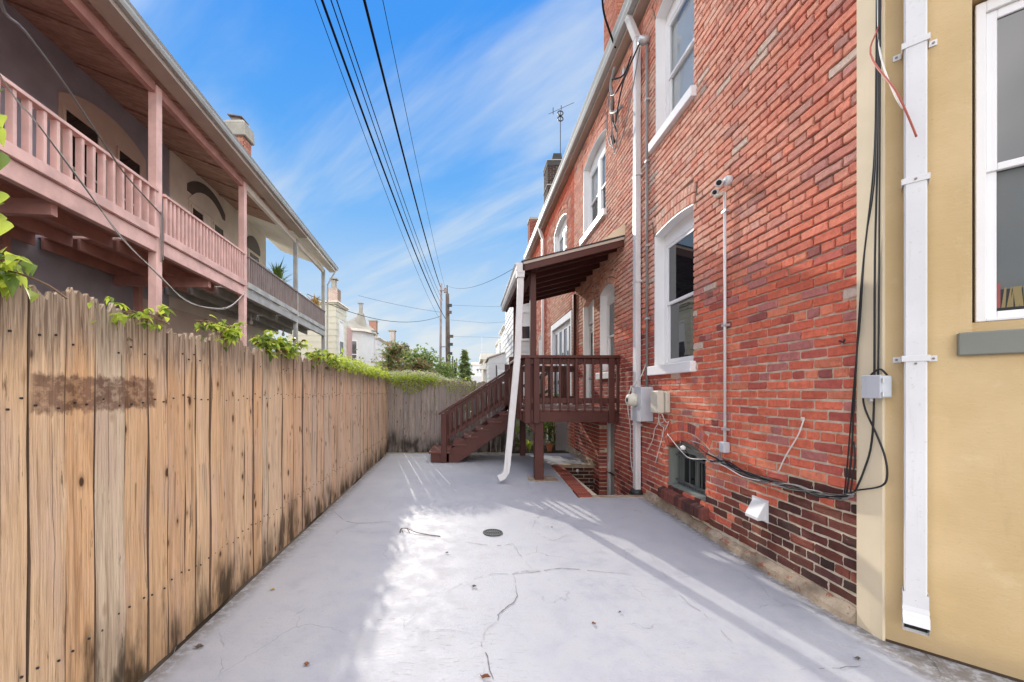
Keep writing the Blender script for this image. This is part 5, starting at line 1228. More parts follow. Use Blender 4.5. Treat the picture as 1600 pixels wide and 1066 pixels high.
# ------------------------------------------------------------------ the galleried row house on the left
GE, GN, GO = Vector((-.0877,.99615,0)), Vector((-.99615,-.0877,0)), Vector((-4.9,0,0))
GX = lambda s, d, z: GO + GE*s + GN*d + Vector((0,0,z))            # along the front, into the house, up
def gpart(name, mat, parent, fn, bev=0): m = MB(GX); fn(m); return m.build(name, mat, parent, bevel=bev)
WD = 2.05                                                           # depth of the galleries
ha = thing('row_house', 'slate-coloured house with a pink two-storey timber gallery', 'house', GX(5,0,0))
hb = thing('row_house', 'cream house with pink railing and a dark arched fanlight under its gallery roof', 'house', GX(12,0,0))
hc = thing('row_house', 'far cream house with grey posts and taupe gallery railing with potted plants', 'house', GX(16,0,0))
SA, SB, SC, SD = 7.03, 10.25, 14.15, 17.65
WA, WB, WC = 10.62, 14.6, 16.6
# walls
gpart('wall', M_SLATE, ha, lambda m: m.box(-1, WA, WD, WD+.3, -.1, 7.75)); gpart('wall', M_CREAM, hb, lambda m: m.box(WA, WB, WD-.02, WD+.3, -.1, 7.75)); gpart('wall', M_CREAM, hc, lambda m: m.box(WB, WC, WD, WD+.3, -.1, 7.75))
gpart('inner_walls', M_DARK, ha, lambda m: m.box(-1, WA, WD+.3, 9, -.1, 7.8)); gpart('inner_walls', M_DARK, hb, lambda m: m.box(WA, WB, WD+.3, 9, -.1, 7.8)); gpart('side_wall', M_CREAM, hc, lambda m: m.box(WB, WC, WD+.3, 9, -.1, 7.8))
for h_, a, b in ((ha,-1,SB),(hb,SB,SC),(hc,SC,18.25)):
    gpart('roof', M_SHINGLE, h_, lambda m: m.prism([(a,-.42,7.03),(a,WD,7.86),(a,9.2 if h_ is not hc else WD+.2,8.1),(a,9.2 if h_ is not hc else WD+.2,8.02),(a,WD,7.80),(a,-.42,6.96)], (b-a-.003,0,0)))
    cm2 = M_PLY if h_ is ha else M_CREAM
    n = max(2, round((b-a)/1.22))
    for k in range(n):                                              # sheets of the sloping ceiling
        p, q2 = a+(b-a)*k/n, a+(b-a)*(k+1)/n-.008
        gpart('ceiling_board', cm2 if h_ is not hb else M_PLY, h_, lambda m: m.prism([(p,-.30,6.915),(p,WD,7.745),(p,WD,7.755),(p,-.30,6.93)], (q2-p,0,0)))
    if h_ is not hc:
        for k in range(int((b-a)/1.22)+1):
            p = a+.3+k*1.22
            if p < b-.1: gpart('rafter', M_PLY, h_, lambda m: m.prism([(p,-.1,6.955),(p,WD-.02,7.705),(p,WD-.02,7.735),(p,-.1,6.985)], (.09,0,0)))
    gpart('fascia', M_SOFFIT if h_ is not hc else M_CREAM, h_, lambda m: m.box(a, b-.003, -.36, -.335, 6.84, 7.03)); gpart('soffit', M_SOFFIT if h_ is not hc else M_CREAM, h_, lambda m: m.box(a, b-.003, -.335, -.07, 6.84, 6.86))
    gpart('gutter', M_GUTTER, h_, lambda m: m.prism([(a,d,z) for d, z in [(-.361,6.92),(-.43,6.92),(-.455,6.965),(-.46,7.0),(-.485,7.035),(-.47,7.045),(-.44,7.0),(-.42,6.935),(-.365,6.935)]], (b-a-.003,0,0)))
# posts
def post(h_, s, mat, w=.145, top=6.80):
    gpart('post', mat, h_, lambda m: m.box(s, s+w, 0, w, -.1, top), .006)
for s in (3.3, SA): post(ha, s, M_PINK)
post(hb, SB, M_PINK); post(hc, SC, M_GREYP, .13); post(hc, SD, M_GREYP, .13)
gpart('corner_pipe', M_GREYP, hc, lambda m: m.tube([(18.15,-.38,6.93),(18.05,-.30,6.7),(17.95,-.06,6.2),(17.9,-.04,0)], .035, 8))
# gallery floors, beams, rails, balusters
def bay(h_, a, b, mat, rail, sp, bw_, beam=M_PINK, dp_=.045):
    gpart('header', mat, h_, lambda m: m.box(a, b-.002, .02, .12, 6.66, 6.84), .004)
    gpart('beam', beam, h_, lambda m: m.box(a, b-.002, .0-.005, .09, 3.85, 4.085), .005)
    gpart('fascia_board', beam, h_, lambda m: m.box(a, b-.002, -.05, -.012, 4.10, 4.245), .004)
    gpart('top_rail', rail, h_, lambda m: m.box(a, b-.002, -.05, .06, 4.90, 4.95), .005)
    n = round((b-a)/sp); 
    for k in range(n):
        s = a+(k+.6)*(b-a)/n; tl = rnd.uniform(-.006,.006)
        gpart('baluster', rail, h_, lambda m: m.hexa([(s-bw_/2,-.03,4.246),(s+bw_/2,-.03,4.246),(s+bw_/2,dp_-.03,4.246),(s-bw_/2,dp_-.03,4.246)], [(s-bw_/2+tl,-.03,4.90),(s+bw_/2+tl,-.03,4.90),(s+bw_/2+tl,dp_-.03,4.90),(s-bw_/2+tl,dp_-.03,4.90)]))
    k = 0; d = .02
    while d < WD-.1:
        gpart('deck_board', M_PINKD if beam is M_PINK else M_GREYP, h_, lambda m: m.box(a, b-.002, d, d+.185, 4.09, 4.115)); d += .19
    for d in (.72, 1.36, 1.95): gpart('joist', M_PINKD if beam is M_PINK else M_GREYP, h_, lambda m: m.box(a, b-.002, d, d+.045, 3.90, 4.088))
bay(ha, -.5, 3.3, M_PINKD, M_PINK, .175, .042, M_PINK, .085); bay(ha, 3.3+.145, SA, M_PINKD, M_PINK, .175, .042, M_PINK, .085); bay(hb, SA+.145, SB, M_PINKD, M_PINK, .117, .045)
for s in (5.2, 8.8): gpart('cross_beam', M_PINKD, ha if s < 7 else hb, lambda m: m.box(s, s+.09, .09, WD-.01, 3.70, 3.899))
bay(hc, SB+.145, SC, M_CREAM, M_GREYR, .128, .045, M_GREYP); bay(hc, SC+.13, SD, M_CREAM, M_GREYR, .125, .045, M_GREYP)
gpart('post', M_PINKD, ha, lambda m: m.box(6.3, 6.42, WD-.3, WD-.18, -.1, 3.9)); gpart('rear_post', M_PINKD, hb, lambda m: m.box(9.2, 9.32, WD-.25, WD-.13, -.1, 3.9))
# openings: shallow arched infills with sashes
def infill(h_, a, b, z0, zs, zc, mat, panes, name='door_surround', dep=.03):
    c = (a+b)/2; hw = (b-a)/2; hh = zc-zs; rr = (hw*hw+hh*hh)/(2*hh); az = lambda s: zc-rr+math.sqrt(rr*rr-(s-c)**2); m = MB(GX)
    for k in range(12):
        p, q2 = a+(b-a)*k/12, a+(b-a)*(k+1)/12; m.hexa([(p,WD-dep,z0),(q2,WD-dep,z0),(q2,WD-.002,z0),(p,WD-.002,z0)], [(p,WD-dep,az(p)),(q2,WD-dep,az(q2)),(q2,WD-.002,az(q2)),(p,WD-.002,az(p))])
    f = m.build(name, mat, h_)
    for (p, q2, lo, hi) in panes:
        w = gpart('sash', M_TAN if mat is M_TAN else M_CREAM, f, lambda m: [m.box(p, p+.05, WD-dep-.03, WD-dep-.001, lo, hi), m.box(q2-.05, q2, WD-dep-.03, WD-dep-.001, lo, hi), m.box(p+.05, q2-.05, WD-dep-.03, WD-dep-.001, hi-.05, hi), m.box(p+.05, q2-.05, WD-dep-.03, WD-dep-.001, lo, lo+.05), m.box(p+.05, q2-.05, WD-dep-.028, WD-dep-.001, (lo+hi)/2-.02, (lo+hi)/2+.02)])
        gpart('pane', M_GLASS, f, lambda m: m.box(p+.05, q2-.05, WD-dep-.01, WD-dep-.002, lo+.05, hi-.05))
        gpart('blind', M_BLIND, f, lambda m: m.box(p+.05, q2-.05, WD-dep-.014, WD-dep-.0105, lo+.05, lo+.05+(hi-lo)*.33))
    return f
infill(ha, 7.55, 9.75, 4.12, 6.93, 7.26, M_TAN, [(7.60,8.42,4.6,6.74),(8.86,9.58,4.6,6.74)])
gpart('porch_light', M_WHITE, ha, lambda m: m.box(6.9, 7.0, WD-.12, WD-.01, 6.2, 6.4), .02)
f = infill(ha, 4.0, 5.4, 4.12, 6.6, 7.0, M_TAN, [(4.1,4.7,4.6,6.6)])
f = infill(hb, 11.35, 13.35, 7.02, 7.22, 7.62, M_LOUVRE, [], 'fanlight', .035)
def under_arch(s_): c, hw, hh = 12.35, .93, .50; rr = (hw*hw+hh*hh)/(2*hh); return 7.33-rr+math.sqrt(max(rr*rr-(s_-c)**2, 0))
m = MB(GX)
for k in range(10):
    p, q2 = 11.35+2.0*k/10, 11.35+2.0*(k+1)/10; pz, qz = max(under_arch(p), 6.8), max(under_arch(q2), 6.8)
    m.hexa([(p,WD-.05,6.78),(q2,WD-.05,6.78),(q2,WD-.036,6.78),(p,WD-.036,6.78)], [(p,WD-.05,pz),(q2,WD-.05,qz),(q2,WD-.036,qz),(p,WD-.036,pz)])
m.build('fanlight_board', M_CREAM, hb)
for a in (11.42, 12.55): infill(hb, a, a+.78, 4.12, 6.76, 6.78, M_CREAM, [(a+.08,a+.70,5.2,6.70)], 'door')
infill(hc, 14.85, 16.0, 6.75, 6.95, 7.3, M_LOUVRE, [], 'fanlight'); infill(hc, 14.95, 15.9, 4.12, 6.7, 6.72, M_CREAM, [(15.0,15.85,4.9,6.66)], 'door')
infill(ha, 6.55, 8.6, .9, 2.62, 2.95, M_TAN, [(6.9,7.5,1.0,2.6),(7.7,8.3,1.0,2.6)])
gpart('wall', M_TAN, hb, lambda m: m.box(9.6, 13.9, WD-.06, WD-.021, -.1, 3.6)); infill(hc, 14.9, 15.8, .1, 2.3, 2.32, M_CREAM, [(15.0,15.7,1.0,2.28)], 'door')
gpart('wall_vent', M_CREAM, hb, lambda m: [m.box(9.9, 10.2, WD-.09, WD-.061, 2.95, 3.25)] + [m.box(9.92, 10.18, WD-.10, WD-.091, 2.98+.05*k, 3.0+.05*k) for k in range(5)])
for s in (12.9, 15.6):
    gpart('lantern', M_WHITE, hb if s < 14 else hc, lambda m: m.lathe((s,1.0,3.55), [(0,0),(.05,.02),(.06,.09),(.03,.14),(.01,.34)], 8))
# chimneys on the row
x0, x1, y0, y1 = -9.25, -8.48, 14.9, 15.4; ca = thing('chimney', 'broad brick chimney with a mossy concrete cap behind the pink gallery roof', 'chimney', (-8.86, 15.1, 8))
brick_block('stack', M_BRICKS, x0, x1, y0, y1, 7.7, 11.0, ca, [(.50,.22,.16),(.56,.28,.20),(.44,.18,.13)])
m = MB(); bb = MB(); bb.col = (.5,.23,.17)
for r_2 in range(46):
    z = 7.72+r_2*.0693
    for k in range(3):
        a_, b_ = y0+.02+k*.2135-(r_2%2)*.1, y0+.22+k*.2135-(r_2%2)*.1; a_, b_ = max(a_, y0), min(b_, y1)
        if b_-a_ > .03: bb.col = rnd.choice([(.50,.22,.16),(.56,.28,.20),(.44,.18,.13)]); bb.box(x1-.02, x1+.006, a_, b_, z+.005, z+.064)
bb.build('brickwork', M_BRICKS, ca, kind='stuff')
X0, X1, Z0, Z1 = x0-.06, x1+.10, y0-.1, y1+.1
m.hexa([(X0,Z0,10.95),(X1,Z0,10.95),(X1,Z1,10.95),(X0,Z1,10.95)], [(X0+.01,Z0,11.42),(X1-.02,Z0,11.42),(X1-.02,Z1,11.42),(X0+.01,Z1,11.42)])
m.hexa([(X0+.01,Z0,11.42),(X1-.02,Z0,11.42),(X1-.02,Z1,11.42),(X0+.01,Z1,11.42)], [(X0+.16,Z0+.15,11.62),(X1-.16,Z0+.15,11.62),(X1-.16,Z1-.15,11.62),(X0+.16,Z1-.15,11.62)]); m.build('cap', M_CONC, ca, bevel=.03)
m = MB(); m.hexa([(X0+.2,Z0+.1,11.78),(X1-.18,Z0+.1,11.70),(X1-.18,Z1-.1,11.70),(X0+.2,Z1-.1,11.78)], [(X0+.2,Z0+.1,11.81),(X1-.18,Z0+.1,11.73),(X1-.18,Z1-.1,11.73),(X0+.2,Z1-.1,11.81)]); m.box(X0+.28, X1-.28, Z0+.2, Z1-.2, 11.6, 11.73); m.build('cowl', M_RUST, ca)
cc = GX(17.2, 4.2, 0); ca = thing('chimney', 'small pale chimney just showing above the cream gallery roof', 'chimney', (cc.x, cc.y, 7.5))
m = MB(); m.box(cc.x-.3, cc.x+.3, cc.y, cc.y+.5, 6.0, 9.3); m.build('stack', M_CREAM, ca); m = MB(); m.box(cc.x-.35, cc.x+.35, cc.y-.05, cc.y+.55, 9.3, 9.42); m.build('cap', M_CONC, ca)
# plants on the far gallery
def frond_pot(s, label, mat, hgt, seed):
    c = GX(s, .22, 4.98); q = random.Random(seed); t = thing('potted_plant', label, 'potted plant', c)
    b = MB(); b.lathe((c.x,c.y,c.z-.85), [(.12,0),(.17,.28),(.15,.28)], 12); b.build('pot', M_TERRA, t)
    b = MB(); 
    for k in range(90):
        a_ = q.uniform(0,6.28); l = hgt*q.uniform(.6,1.1); sp = q.uniform(.1,.6)*hgt; o_ = Vector((c.x,c.y,c.z-.6)); dd = Vector((math.cos(a_), math.sin(a_), 0)); s_ = Vector((-dd.y,dd.x,0))*.02
        p1, p2 = o_+dd*sp*.4+Vector((0,0,l*1.0)), o_+dd*sp+Vector((0,0,l*q.uniform(.9,1.35)))
        b.add([o_-s_*.3, o_+s_*.3, p1+s_, p1-s_, p2], [(0,1,2,3),(3,2,4)])
    b.build('foliage', mat, t, kind='stuff'); return t
frond_pot(13.0, 'feathery green and brown potted plant on the near bay of the far gallery', M_VINED, .95, 4)
frond_pot(17.0, 'bronze fronded potted plant on the end bay of the far gallery', M_BASKET, .9, 5)
# ------------------------------------------------------------------ poles and overhead wires
up = thing('utility_pole', 'dark wooden utility pole beyond the back fence with hardware bolted on', 'utility pole', (-1.97, 35, 0))
m = MB(); m.tube([(-1.88,35,-.1),(-1.98,35,5),(-2.03,35,10.0)], [.24,.21,.16], 12); m.build('pole', M_POLE, up, smooth=True)
m = MB(); m.tube([(-2.03,35,10.0),(-2.05,35,10.75)], .05, 8); m.build('pin', M_IRON, up)
for z, w, mt in ((8.8,.22,M_IRON),(8.2,.2,M_POLE),(6.1,.34,M_POLE),(5.4,.3,M_IRON),(4.6,.26,M_IRON)):
    m = MB(); m.box(-1.95, -1.95+w+.12, 34.72, 34.84, z, z+.25); m.build('bracket', mt, up)
for dx_ in (.34, .5, .62):
    m = MB(); m.tube([(-1.88+dx_,35.2,-.1),(-1.9+dx_,35.2,5.2-dx_*2)], .055+.03*(dx_>.6), 8); m.build('riser', M_POLE if dx_ < .4 else M_IRON, up)
m = MB(); m.lathe((-1.25,35.2,3.5), [(.0,0),(.12,.02),(.12,.5),(0,.55)], 10); m.build('can', M_RUST, up)
up2 = thing('metal_pole', 'slim rust-streaked steel pole beside the wooden utility pole', 'utility pole', (-2.5, 33, 0))
m = MB(); m.tube([(-2.53,33,-.1),(-2.47,33,5),(-2.42,33,10.35)], [.115,.10,.085], 8); m.build('pole', M_RUST, up2, smooth=True)
for z, l in ((9.75,.5),(3.35,.55),(5.1,.45)):
    m = MB(); m.bar((-2.55,32.9,z), (-2.45+l*.9,32.9,z+(.12 if z < 4 else 0)), .07, .07); m.build('arm', M_RUST, up2)
m = MB(); m.box(-2.2, -1.95, 32.85, 33.1, 9.6, 9.95); m.build('fitting', M_RUST, up2)
WG = 'overhead lines down the alley'
def line(pts, r_, label, grp=WG, mat=None, name='overhead_wire'):
    m = MB(); m.tube(pts, r_, 6); o = m.build(name, mat or M_WIRE, smooth=True); tag(o, label, 'power line', grp); return o
def alley(u0, ux, vx, r_, label, sagv=.5):
    a = P(u0, 0, 7.2); b = P(ux, vx, 33.0); d = (a-b)/(33-7.2); e = a + d*14
    pts = sag(b, a, sagv, 24) + [a+(e-a)*k/8 + Vector((0,0,.15*(k/8)**2*6)) for k in range(1,9)]
    line(pts, r_, label)
alley(492, 689, 502, .008, 'thin outermost overhead wire, left of the thick cable', .55)
alley(503, 696, 498, .026, 'thick twisted overhead cable, left of its group', .55)
alley(517, 690, 476, .012, 'slim overhead wire just right of the thick twisted cable', .45)
alley(526, 692, 470, .012, 'overhead wire third in the close group of four', .45)
alley(569, 688, 448, .028, 'heaviest overhead cable, hanging alone between the close group and a hair-thin wire', .35)
alley(598, 696, 452, .007, 'hair-thin overhead wire nearest the brick house', .3)
line(sag(P(697,446,34), P(802,420,16), .5), .009, 'single service line from the pole towards the porch roof', None)
line(sag(P(689,494,33), Vector((-8.2,20,6.3)), .9), .016, 'sagging service line from the pole to the pale house beyond the gallery', None)
line(sag(P(688,488,33), P(560,462,30), .1), .01, 'faint upper line from the pole towards the left rooftops', None)
for lab, v0, v1, v2 in (('topmost faint line from the pole towards the far white houses',477,479,480),('middle faint sagging line from the pole towards the far white houses',500,505,500),('lowest faint line from the pole towards the far white houses',526,527,531)): line([P(704,v0,35), P(760,v1,35.5), P(835,v2,36)], .008, lab, 'faint lines right of the pole')
# service cables of the gallery house
sc1 = MB(); sc1.tube(smooth_path([GX(7.1,-.03,4.55), P(200,278,6.2), P(165,228,5.4), P(100,130,4.5), P(40,50,3.7), P(0,0,3.2), Vector((-2.6,2.2,4.4)), Vector((-1.5,.5,4.5))]), .012, 6)
o = sc1.build('service_cable', M_CABLEG, smooth=True); tag(o, 'shiny twisted cable running up from the pink corner post to the top left', 'cable')
for k, dz in enumerate((0, .022)):
    m = MB(); m.tube(smooth_path([GX(10.25,-.02,3.95), P(360,480,8.8)+Vector((0,0,dz)), P(330,483,8.2)+Vector((0,0,dz)), P(290,468,7.5)+Vector((0,0,-dz)), P(250,433,6.9)+Vector((0,0,dz)), P(190,370,6.1)+Vector((0,0,-dz)), P(130,290,5.2)+Vector((0,0,dz)), P(60,195,4.4), P(0,118,3.9), Vector((-3.6,2.2,4.9))]), .008, 6)
    if k == 0: o = m.build('service_cable', M_CABLEG, smooth=True); tag(o, 'paired grey cable drooping below the pink gallery to the second post', 'cable')
    else: m.build('strand', M_CABLEW, o, smooth=True)
m = MB(); m.tube([GX(7.1,-.03,4.6), GX(7.1,-.03,3.7)], .012, 6); m.tube([GX(7.15,-.03,4.5), GX(7.15,-.03,3.75)], .01, 6); o = m.build('cable_drop', M_CABLEG); tag(o, 'short pair of cables stapled down the pink corner post', 'cable')
line(smooth_path([P(940,-60,5.4), P(942,10,5.6), P(952,48,5.8), P(962,75,5.95)], 5), .014, 'black service drop coming down to the splices under the near gutter', None)

# ------------------------------------------------------------------ houses far along the alley
def siding(x0, x1, y0, y1, z0, z1, mat, parent, name='siding', step=.2):
    """lapped boards on the two sides turned to the yard, one mesh"""
    m = MB(); n = max(1, int((z1-z0)/step)); h = (z1-z0)/n
    for k in range(n):
        z = z0+k*h; m.hexa([(x0-.02,y0-.02,z),(x1+.02,y0-.02,z),(x1+.02,y1,z),(x0-.02,y1,z)], [(x0,y0,z+h),(x1,y0,z+h),(x1,y1,z+h),(x0,y1,z+h)])
    return m.build(name, mat, parent)
def fwin(parent, x0, x1, y, z0, z1, side=None, low=.5):
    """a sash window on a front (-y) face, or on a side face at x = side (then x0,x1 run along y)"""
    xf = (lambda a, d, z: Vector((a, y-d, z))) if side is None else (lambda a, d, z: Vector((side[0]+side[1]*d, a, z)))
    m = MB(xf); t = .09
    m.box(x0-t, x0, -.02, .06, z0-t, z1+t); m.box(x1, x1+t, -.02, .06, z0-t, z1+t); m.box(x0, x1, -.02, .06, z1, z1+t); m.box(x0, x1, -.02, .08, z0-t, z0); zm = z0+(z1-z0)*low; m.box(x0, x1, 0, .05, zm-.03, zm+.03)
    w = m.build('window', M_WHITE, parent)
    m = MB(xf); m.box(x0, x1, 0, .02, zm+.03, z1); m.build('pane', M_BLIND if low > .4 else M_GLASSF, w); m = MB(xf); m.box(x0, x1, 0, .02, z0, zm-.03); m.build('pane', M_GLASSF, w)
def roofcap(parent, x0, x1, y0, y1, z, mat=M_SOFFIT, o=.2, t=.16):
    m = MB(); m.box(x0-o*.5, x1+o*.5, y0-o*.5, y1+.02, z, z+t*.5); m.box(x0-o, x1+o, y0-o, y1+.02, z+t*.5, z+t); m.build('cornice', mat, parent)
# left side
h = thing('far_house', 'narrow pale yellow house with brick chimney just beyond the gallery', 'house', (-8.5, 24, 0))
siding(-10.6, -7.85, 23.2, 25.2, -.1, 6.5, M_CREAMS, h, step=.35); roofcap(h, -10.6, -7.85, 23.2, 25.2, 6.5, M_CREAM); fwin(h, 23.75, 24.45, 0, 3.0, 5.6, (-7.84, 1), .55)
c = thing('chimney', 'brick chimney on the narrow pale yellow house', 'chimney', (-8.6, 24.6, 6.6))
brick_block('stack', M_BRICKS, -8.75, -8.1, 24.3, 24.9, 6.66, 7.7, c, [(.55,.43,.36),(.6,.48,.40),(.5,.39,.33)])
m = MB(); m.box(-8.55, -8.3, 24.45, 24.75, 7.7, 8.25); m.build('flue', M_CONC, c); m = MB(); m.box(-8.65, -8.2, 24.35, 24.85, 8.3, 8.36); m.build('cowl', M_CONC, c)
h = thing('far_house', 'rose-walled house with a white faceted bay and a sash window', 'house', (-8, 28, 0))
m = MB(); m.box(-12, -8.25, 26.8, 30.5, -.1, 5.75); m.build('wall', M_ROSE, h)
m = MB(); pl = [(-8.9,27.4),(-7.65,28.2),(-7.15,29.4),(-7.3,30.4),(-8.9,30.4)]; m.prism([(x,y,-.1) for x, y in pl], (0,0,5.75)); m.build('bay', M_SIDING, h)
m = MB(); m.prism([(x+.2*(1 if x>-8.5 else 0),y-.15,5.65) for x, y in pl], (0,0,.17)); m.build('cornice', M_CREAM, h)
m = MB(); m.add([(-9.1,27.2,5.82),(-6.9,28.9,5.82),(-7.0,30.6,5.82),(-9.1,30.6,5.82),(-8.4,29.6,7.0)], [(0,1,4),(1,2,4),(2,3,4),(3,0,4)]); m.build('roof', M_CONC, h)
bd = (Vector((-7.65,28.2,0))-Vector((-8.9,27.4,0))).normalized(); bn = Vector((bd.y,-bd.x,0)); bo = Vector((-8.9,27.4,0)); BXF = lambda a, d, z: bo+bd*a+bn*d+Vector((0,0,z))
m = MB(BXF); [m.box(*q4) for q4 in ((.35,.43,-.02,.05,3.0,5.0),(1.05,1.13,-.02,.05,3.0,5.0),(.43,1.05,-.02,.05,4.92,5.0),(.43,1.05,-.02,.06,3.0,3.08),(.43,1.05,0,.04,3.97,4.03))]; w = m.build('window', M_WHITE, h)
m = MB(BXF); m.box(.43, 1.05, 0, .015, 4.03, 4.92); m.build('pane', M_GLASSF, w); m = MB(BXF); m.box(.43, 1.05, 0, .015, 3.08, 3.97); m.build('pane', M_GLASSF, w)
c = thing('chimney', 'grey-brown stepped chimney over the white faceted bay', 'chimney', (-8.1,28.5,6)); 
m = MB(); m.hexa([(-8.35,28.7,6.0),(-7.55,28.7,6.0),(-7.55,29.3,6.0),(-8.35,29.3,6.0)], [(-8.15,28.8,7.1),(-7.8,28.8,7.1),(-7.8,29.2,7.1),(-8.15,29.2,7.1)]); m.build('stack', M_CONC, c); m = MB(); m.box(-8.08,-7.87,28.85,29.1,7.1,7.7); m.build('flue', M_CONC, c); m = MB(); m.box(-8.16,-7.79,28.8,29.15,7.78,7.84); m.build('cowl', M_CONC, c)
h = thing('far_house', 'white house behind the faceted bay, half hidden by the maple', 'house', (-8, 34, 0))
siding(-12, -7.6, 32.5, 37, -.1, 5.7, M_SIDING, h, step=.4); roofcap(h, -12, -7.6, 32.5, 37, 5.7, M_CREAM); fwin(h, 33.3, 34.5, 0, 2.6, 4.3, (-7.59, 1), .5)
for (x, lab, col, top) in ((-8.15,'red brick chimney behind the white faceted bay',(.46,.24,.18),7.3), (-7.1,'small pale chimney over the maple tree',(.6,.55,.5),6.9)):
    c = thing('chimney', lab, 'chimney', (x,33.5,5)); brick_block('stack', M_BRICKS, x-(.35 if x < -8 else .2), x+(.25 if x < -8 else .2), 33.4 if x < -8 else 36.2, 33.9 if x < -8 else 36.7, 5.6, top, c, [col])
    m = MB(); m.box(x-.4, x+.3, 33.35 if x < -8 else 36.15, 33.95 if x < -8 else 36.75, top, top+.1); m.build('cap', M_CONC, c)
h = thing('far_house', 'small white house glimpsed between the maple and the spruce', 'house', (-4.6, 47, 0))
siding(-6.6, -5.3, 48, 52, -.1, 3.7, M_SIDING, h, step=.4); m = MB(); m.prism([(-6.8,47.8,3.7),(-5.1,47.8,3.7),(-5.95,47.8,4.5)], (0,4.4,0)); m.build('roof', M_CONC, h)
# right side
h = thing('far_house', 'white clapboard house projecting past the brick row with a big sash window', 'house', (2.2, 16.2, 0))
siding(1.76, 5, 16.2, 20, -.1, 5.9, M_SIDING, h, step=.24); roofcap(h, 1.76, 5, 16.2, 20, 5.9, M_CREAM, .15); fwin(h, 2.1, 2.62, 16.2, 3.55, 4.6, None, .5)
h = thing('far_extension', 'low white clapboard extension with sloping roof beyond the porch rail', 'house', (1.5, 20.5, 0))
m = MB(); z0, z1 = -.1, 3.1; n = 13
for k in range(n):
    za, zb = z0+(z1-z0)*k/n, z0+(z1-z0)*(k+1)/n; m.hexa([(.95-.02,20.48,za),(2.42,20.48,za),(2.42,24,za),(.95-.02,24,za)], [(.95,20.5,zb),(2.4,20.5,zb),(2.4,24,zb),(.95,24,zb)])
m.prism([(.95,20.5,3.1),(2.4,20.5,3.1),(2.4,20.5,3.58)], (0,3.5,0)); m.build('siding', M_SIDING, h)
m = MB(); m.prism([(.85,20.42,3.09),(2.42,20.42,3.61),(2.42,20.42,3.67),(.85,20.42,3.15)], (0,3.6,0)); m.build('roof', M_SOFFIT, h); fwin(h, 1.5, 1.8, 20.48, 1.9, 2.4, None, .5)
m = MB(); m.tube([(1.35,20.42,1.4),(1.33,20.42,2.75)], .03, 6); m.build('pipe', M_IRON, h)
h = thing('far_house', 'white house with slim upright windows above the low clapboard extension', 'house', (2.6, 27, 0))
siding(2.35, 6, 27, 31, -.1, 5.75, M_SIDING, h, step=.4); roofcap(h, 2.35, 6, 27, 31, 5.75, M_CREAM, .15); fwin(h, 2.75, 3.05, 27, 4.4, 5.2, None, .5); fwin(h, 2.8, 3.02, 27, 2.8, 4.0, None, .5)
h = thing('far_house', 'white stepped house with a dark corner strip farther along the right', 'house', (2.6, 33, 0))
siding(2.45, 6, 33, 38, -.1, 5.6, M_SIDING, h, step=.4); roofcap(h, 2.45, 6, 33, 38, 5.6, M_CREAM, .12); m = MB(); m.box(2.42, 2.55, 32.9, 32.99, .5, 5.4); m.build('corner_strip', M_IRON, h)
h = thing('far_house', 'cream house with a heavy cornice and shallow porch at the end of the right row', 'house', (1.2, 34, 0))
m = MB(); m.box(1.0, 2.3, 31, 36, -.1, 3.9); m.build('wall', M_CREAM, h); m = MB(); m.box(.78, 2.3, 30.7, 36, 3.9, 4.35); m.build('cornice', M_CREAM, h)
m = MB(); m.prism([(.55,30.4,3.1),(1.25,30.4,3.55),(2.3,30.4,3.55),(2.3,30.4,3.1)], (0,.6,0)); m.build('porch_roof', M_CREAM, h); fwin(h, 1.45, 1.8, 31, 1.7, 2.5, None, .5)
h = thing('far_house', 'low whitish building with two small dark windows near the poles', 'house', (.6, 47, 0))
m = MB(); m.box(0.05, 1.6, 46, 50, -.1, 3.2); m.build('wall', M_SIDING, h); m = MB(); m.box(.25, 2.2, 49, 54, -.1, 4.7); m.build('tower', M_SIDING, h); m = MB(); m.box(.1, 2.3, 48.8, 54.1, 4.7, 5.0); m.build('cornice', M_CREAM, h)
for x in (.75, 1.2): fwin(h, x, x+.28, 49, 3.75, 4.2, None, .3)
m = MB(); m.tube([(1.15,40,0),(1.15,40,6.9)], .02, 5); o = m.build('mast', M_ALU); tag(o, 'hair-thin mast rising over the cream house', 'mast')
# next yard: a dark stair rail seen through the porch balusters
nr = thing('stair_rail', 'dark sloping stair rail of the next porch seen through the brown balusters', 'railing', (1.9, 11.3, 0))
for x, z in ((1.75,1.75),(2.02,1.9),(2.25,2.05)):
    m = MB(); m.box(x-.045, x+.045, 11.25, 11.34, 0, z); m.build('post', M_IRON, nr)
for dz in (0, -.5):
    m = MB(); m.bar((1.5,11.29,1.55+dz), (2.3,11.29,1.98+dz), .06, .09); m.build('rail', M_IRON, nr)

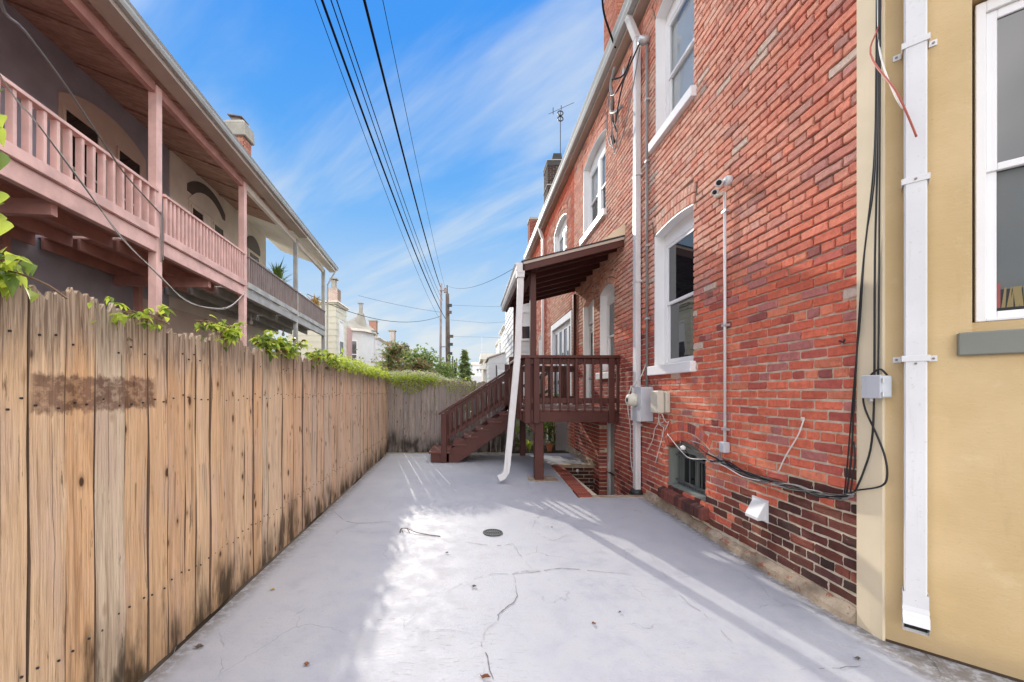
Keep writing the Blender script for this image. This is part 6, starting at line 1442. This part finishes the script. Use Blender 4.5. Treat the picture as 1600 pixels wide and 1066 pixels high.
# ------------------------------------------------------------------ trees beyond the back fence
def tree(label, x, y, h, r_, mats, seed, n=1500, size=(.14,.26), trunk=.1, name='tree', low=.25, cone=False):
    q = random.Random(seed); t = thing(name, label, 'tree', (x, y, 0)); m = MB(); tips = []
    m.tube(smooth_path([(x,y,-.1),(x+q.uniform(-.1,.1),y,h*.35),(x+q.uniform(-.15,.15),y,h*.92)], 4), [trunk*(1-.85*i/8) for i in range(9)], 8)
    for k in range(11 if not cone else 34):
        f = q.uniform(low, .95) if not cone else low+(1-low)*k/34; a_ = q.uniform(0, 6.28) if not cone else k*2.4; rr = r_*(math.sin(math.pi*min(1,(f-low)/(1.08-low)*.85+.16))**.7 if not cone else max(.05, 1-f)**.85*1.15)*q.uniform(.75,1.1)
        b = Vector((x, y, h*f*(.86 if not cone else 1))); e = b+Vector((math.cos(a_)*rr, math.sin(a_)*rr, h*(.09 if not cone else -.03)))
        m.tube([b, b.lerp(e,.5)+Vector((0,0,.06)), e], [trunk*.35, trunk*.22, trunk*.08], 5); tips.append((b, e, rr))
    m.build('trunk', M_BARK, t, smooth=True)
    for mi, mat in enumerate(mats):
        pts = []
        for k in range(n//len(mats)):
            b, e, rr = q.choice(tips); g_ = q.uniform(.35,1.08) if not cone else q.uniform(.1,1.05); s_ = rr*.24+.08 if not cone else .05+rr*.07
            pts.append(b.lerp(e, g_)+Vector((q.gauss(0,s_), q.gauss(0,s_), q.gauss(0,s_*.8)-(.06*g_ if cone else 0))))
        leaf_cloud('crown' if mi == 0 else 'crown_tint', t, pts, size, mat, seed+mi)
    return t
tree('broad maple with russet tips beyond the fence corner', -4.15, 20.0, 4.0, 1.5, [M_TREE, M_TREE, M_TREER], 1, 5200, (.16,.30), low=.12)
tree('lower russet bush right of the broad maple', -3.0, 20.5, 3.3, 1.0, [M_TREE, M_TREER], 12, 2600, (.15,.28), low=.1)
tree('dark spruce standing tall behind the maple', -4.9, 30.5, 5.0, 1.5, [M_SPRUCE], 2, 3600, (.16,.30), name='spruce_tree', low=.12, cone=True)
tree('rounded light green tree between the spruce and the poles', -2.3, 22.5, 4.0, 1.3, [M_TREE, M_VINED], 3, 4600, (.16,.28), low=.1)
tree('slim green conifer right of the utility pole', -.42, 30.0, 4.6, 1.0, [M_TREE], 4, 3400, (.16,.30), name='conifer_tree', low=.05, cone=True)
tree('small dark green tree seen between the two poles', -1.75, 38.0, 4.4, 1.3, [M_TREE], 6, 1800, (.2,.36), low=.1)
tree('bright leafy sapling at the back fence below the conifer', -.22, 11.4, 1.85, .32, [M_VINE, M_VINED], 7, 420, (.06,.11), trunk=.03, low=.3)
tl = MB(); q = random.Random(5); pts = []
for k in range(3200): x = q.uniform(-30, 40); pts.append((x, 95+q.uniform(-3,3), abs(q.gauss(0,1.6))+1.2*math.sin(x*.4)+.6))
leaf_cloud('tree_line', None, pts, (.8,1.5), M_TREE, 2)
tl = bpy.data.objects['tree_line']; tl['label'] = 'distant low line of trees closing the alley'; tl['category'] = 'trees'
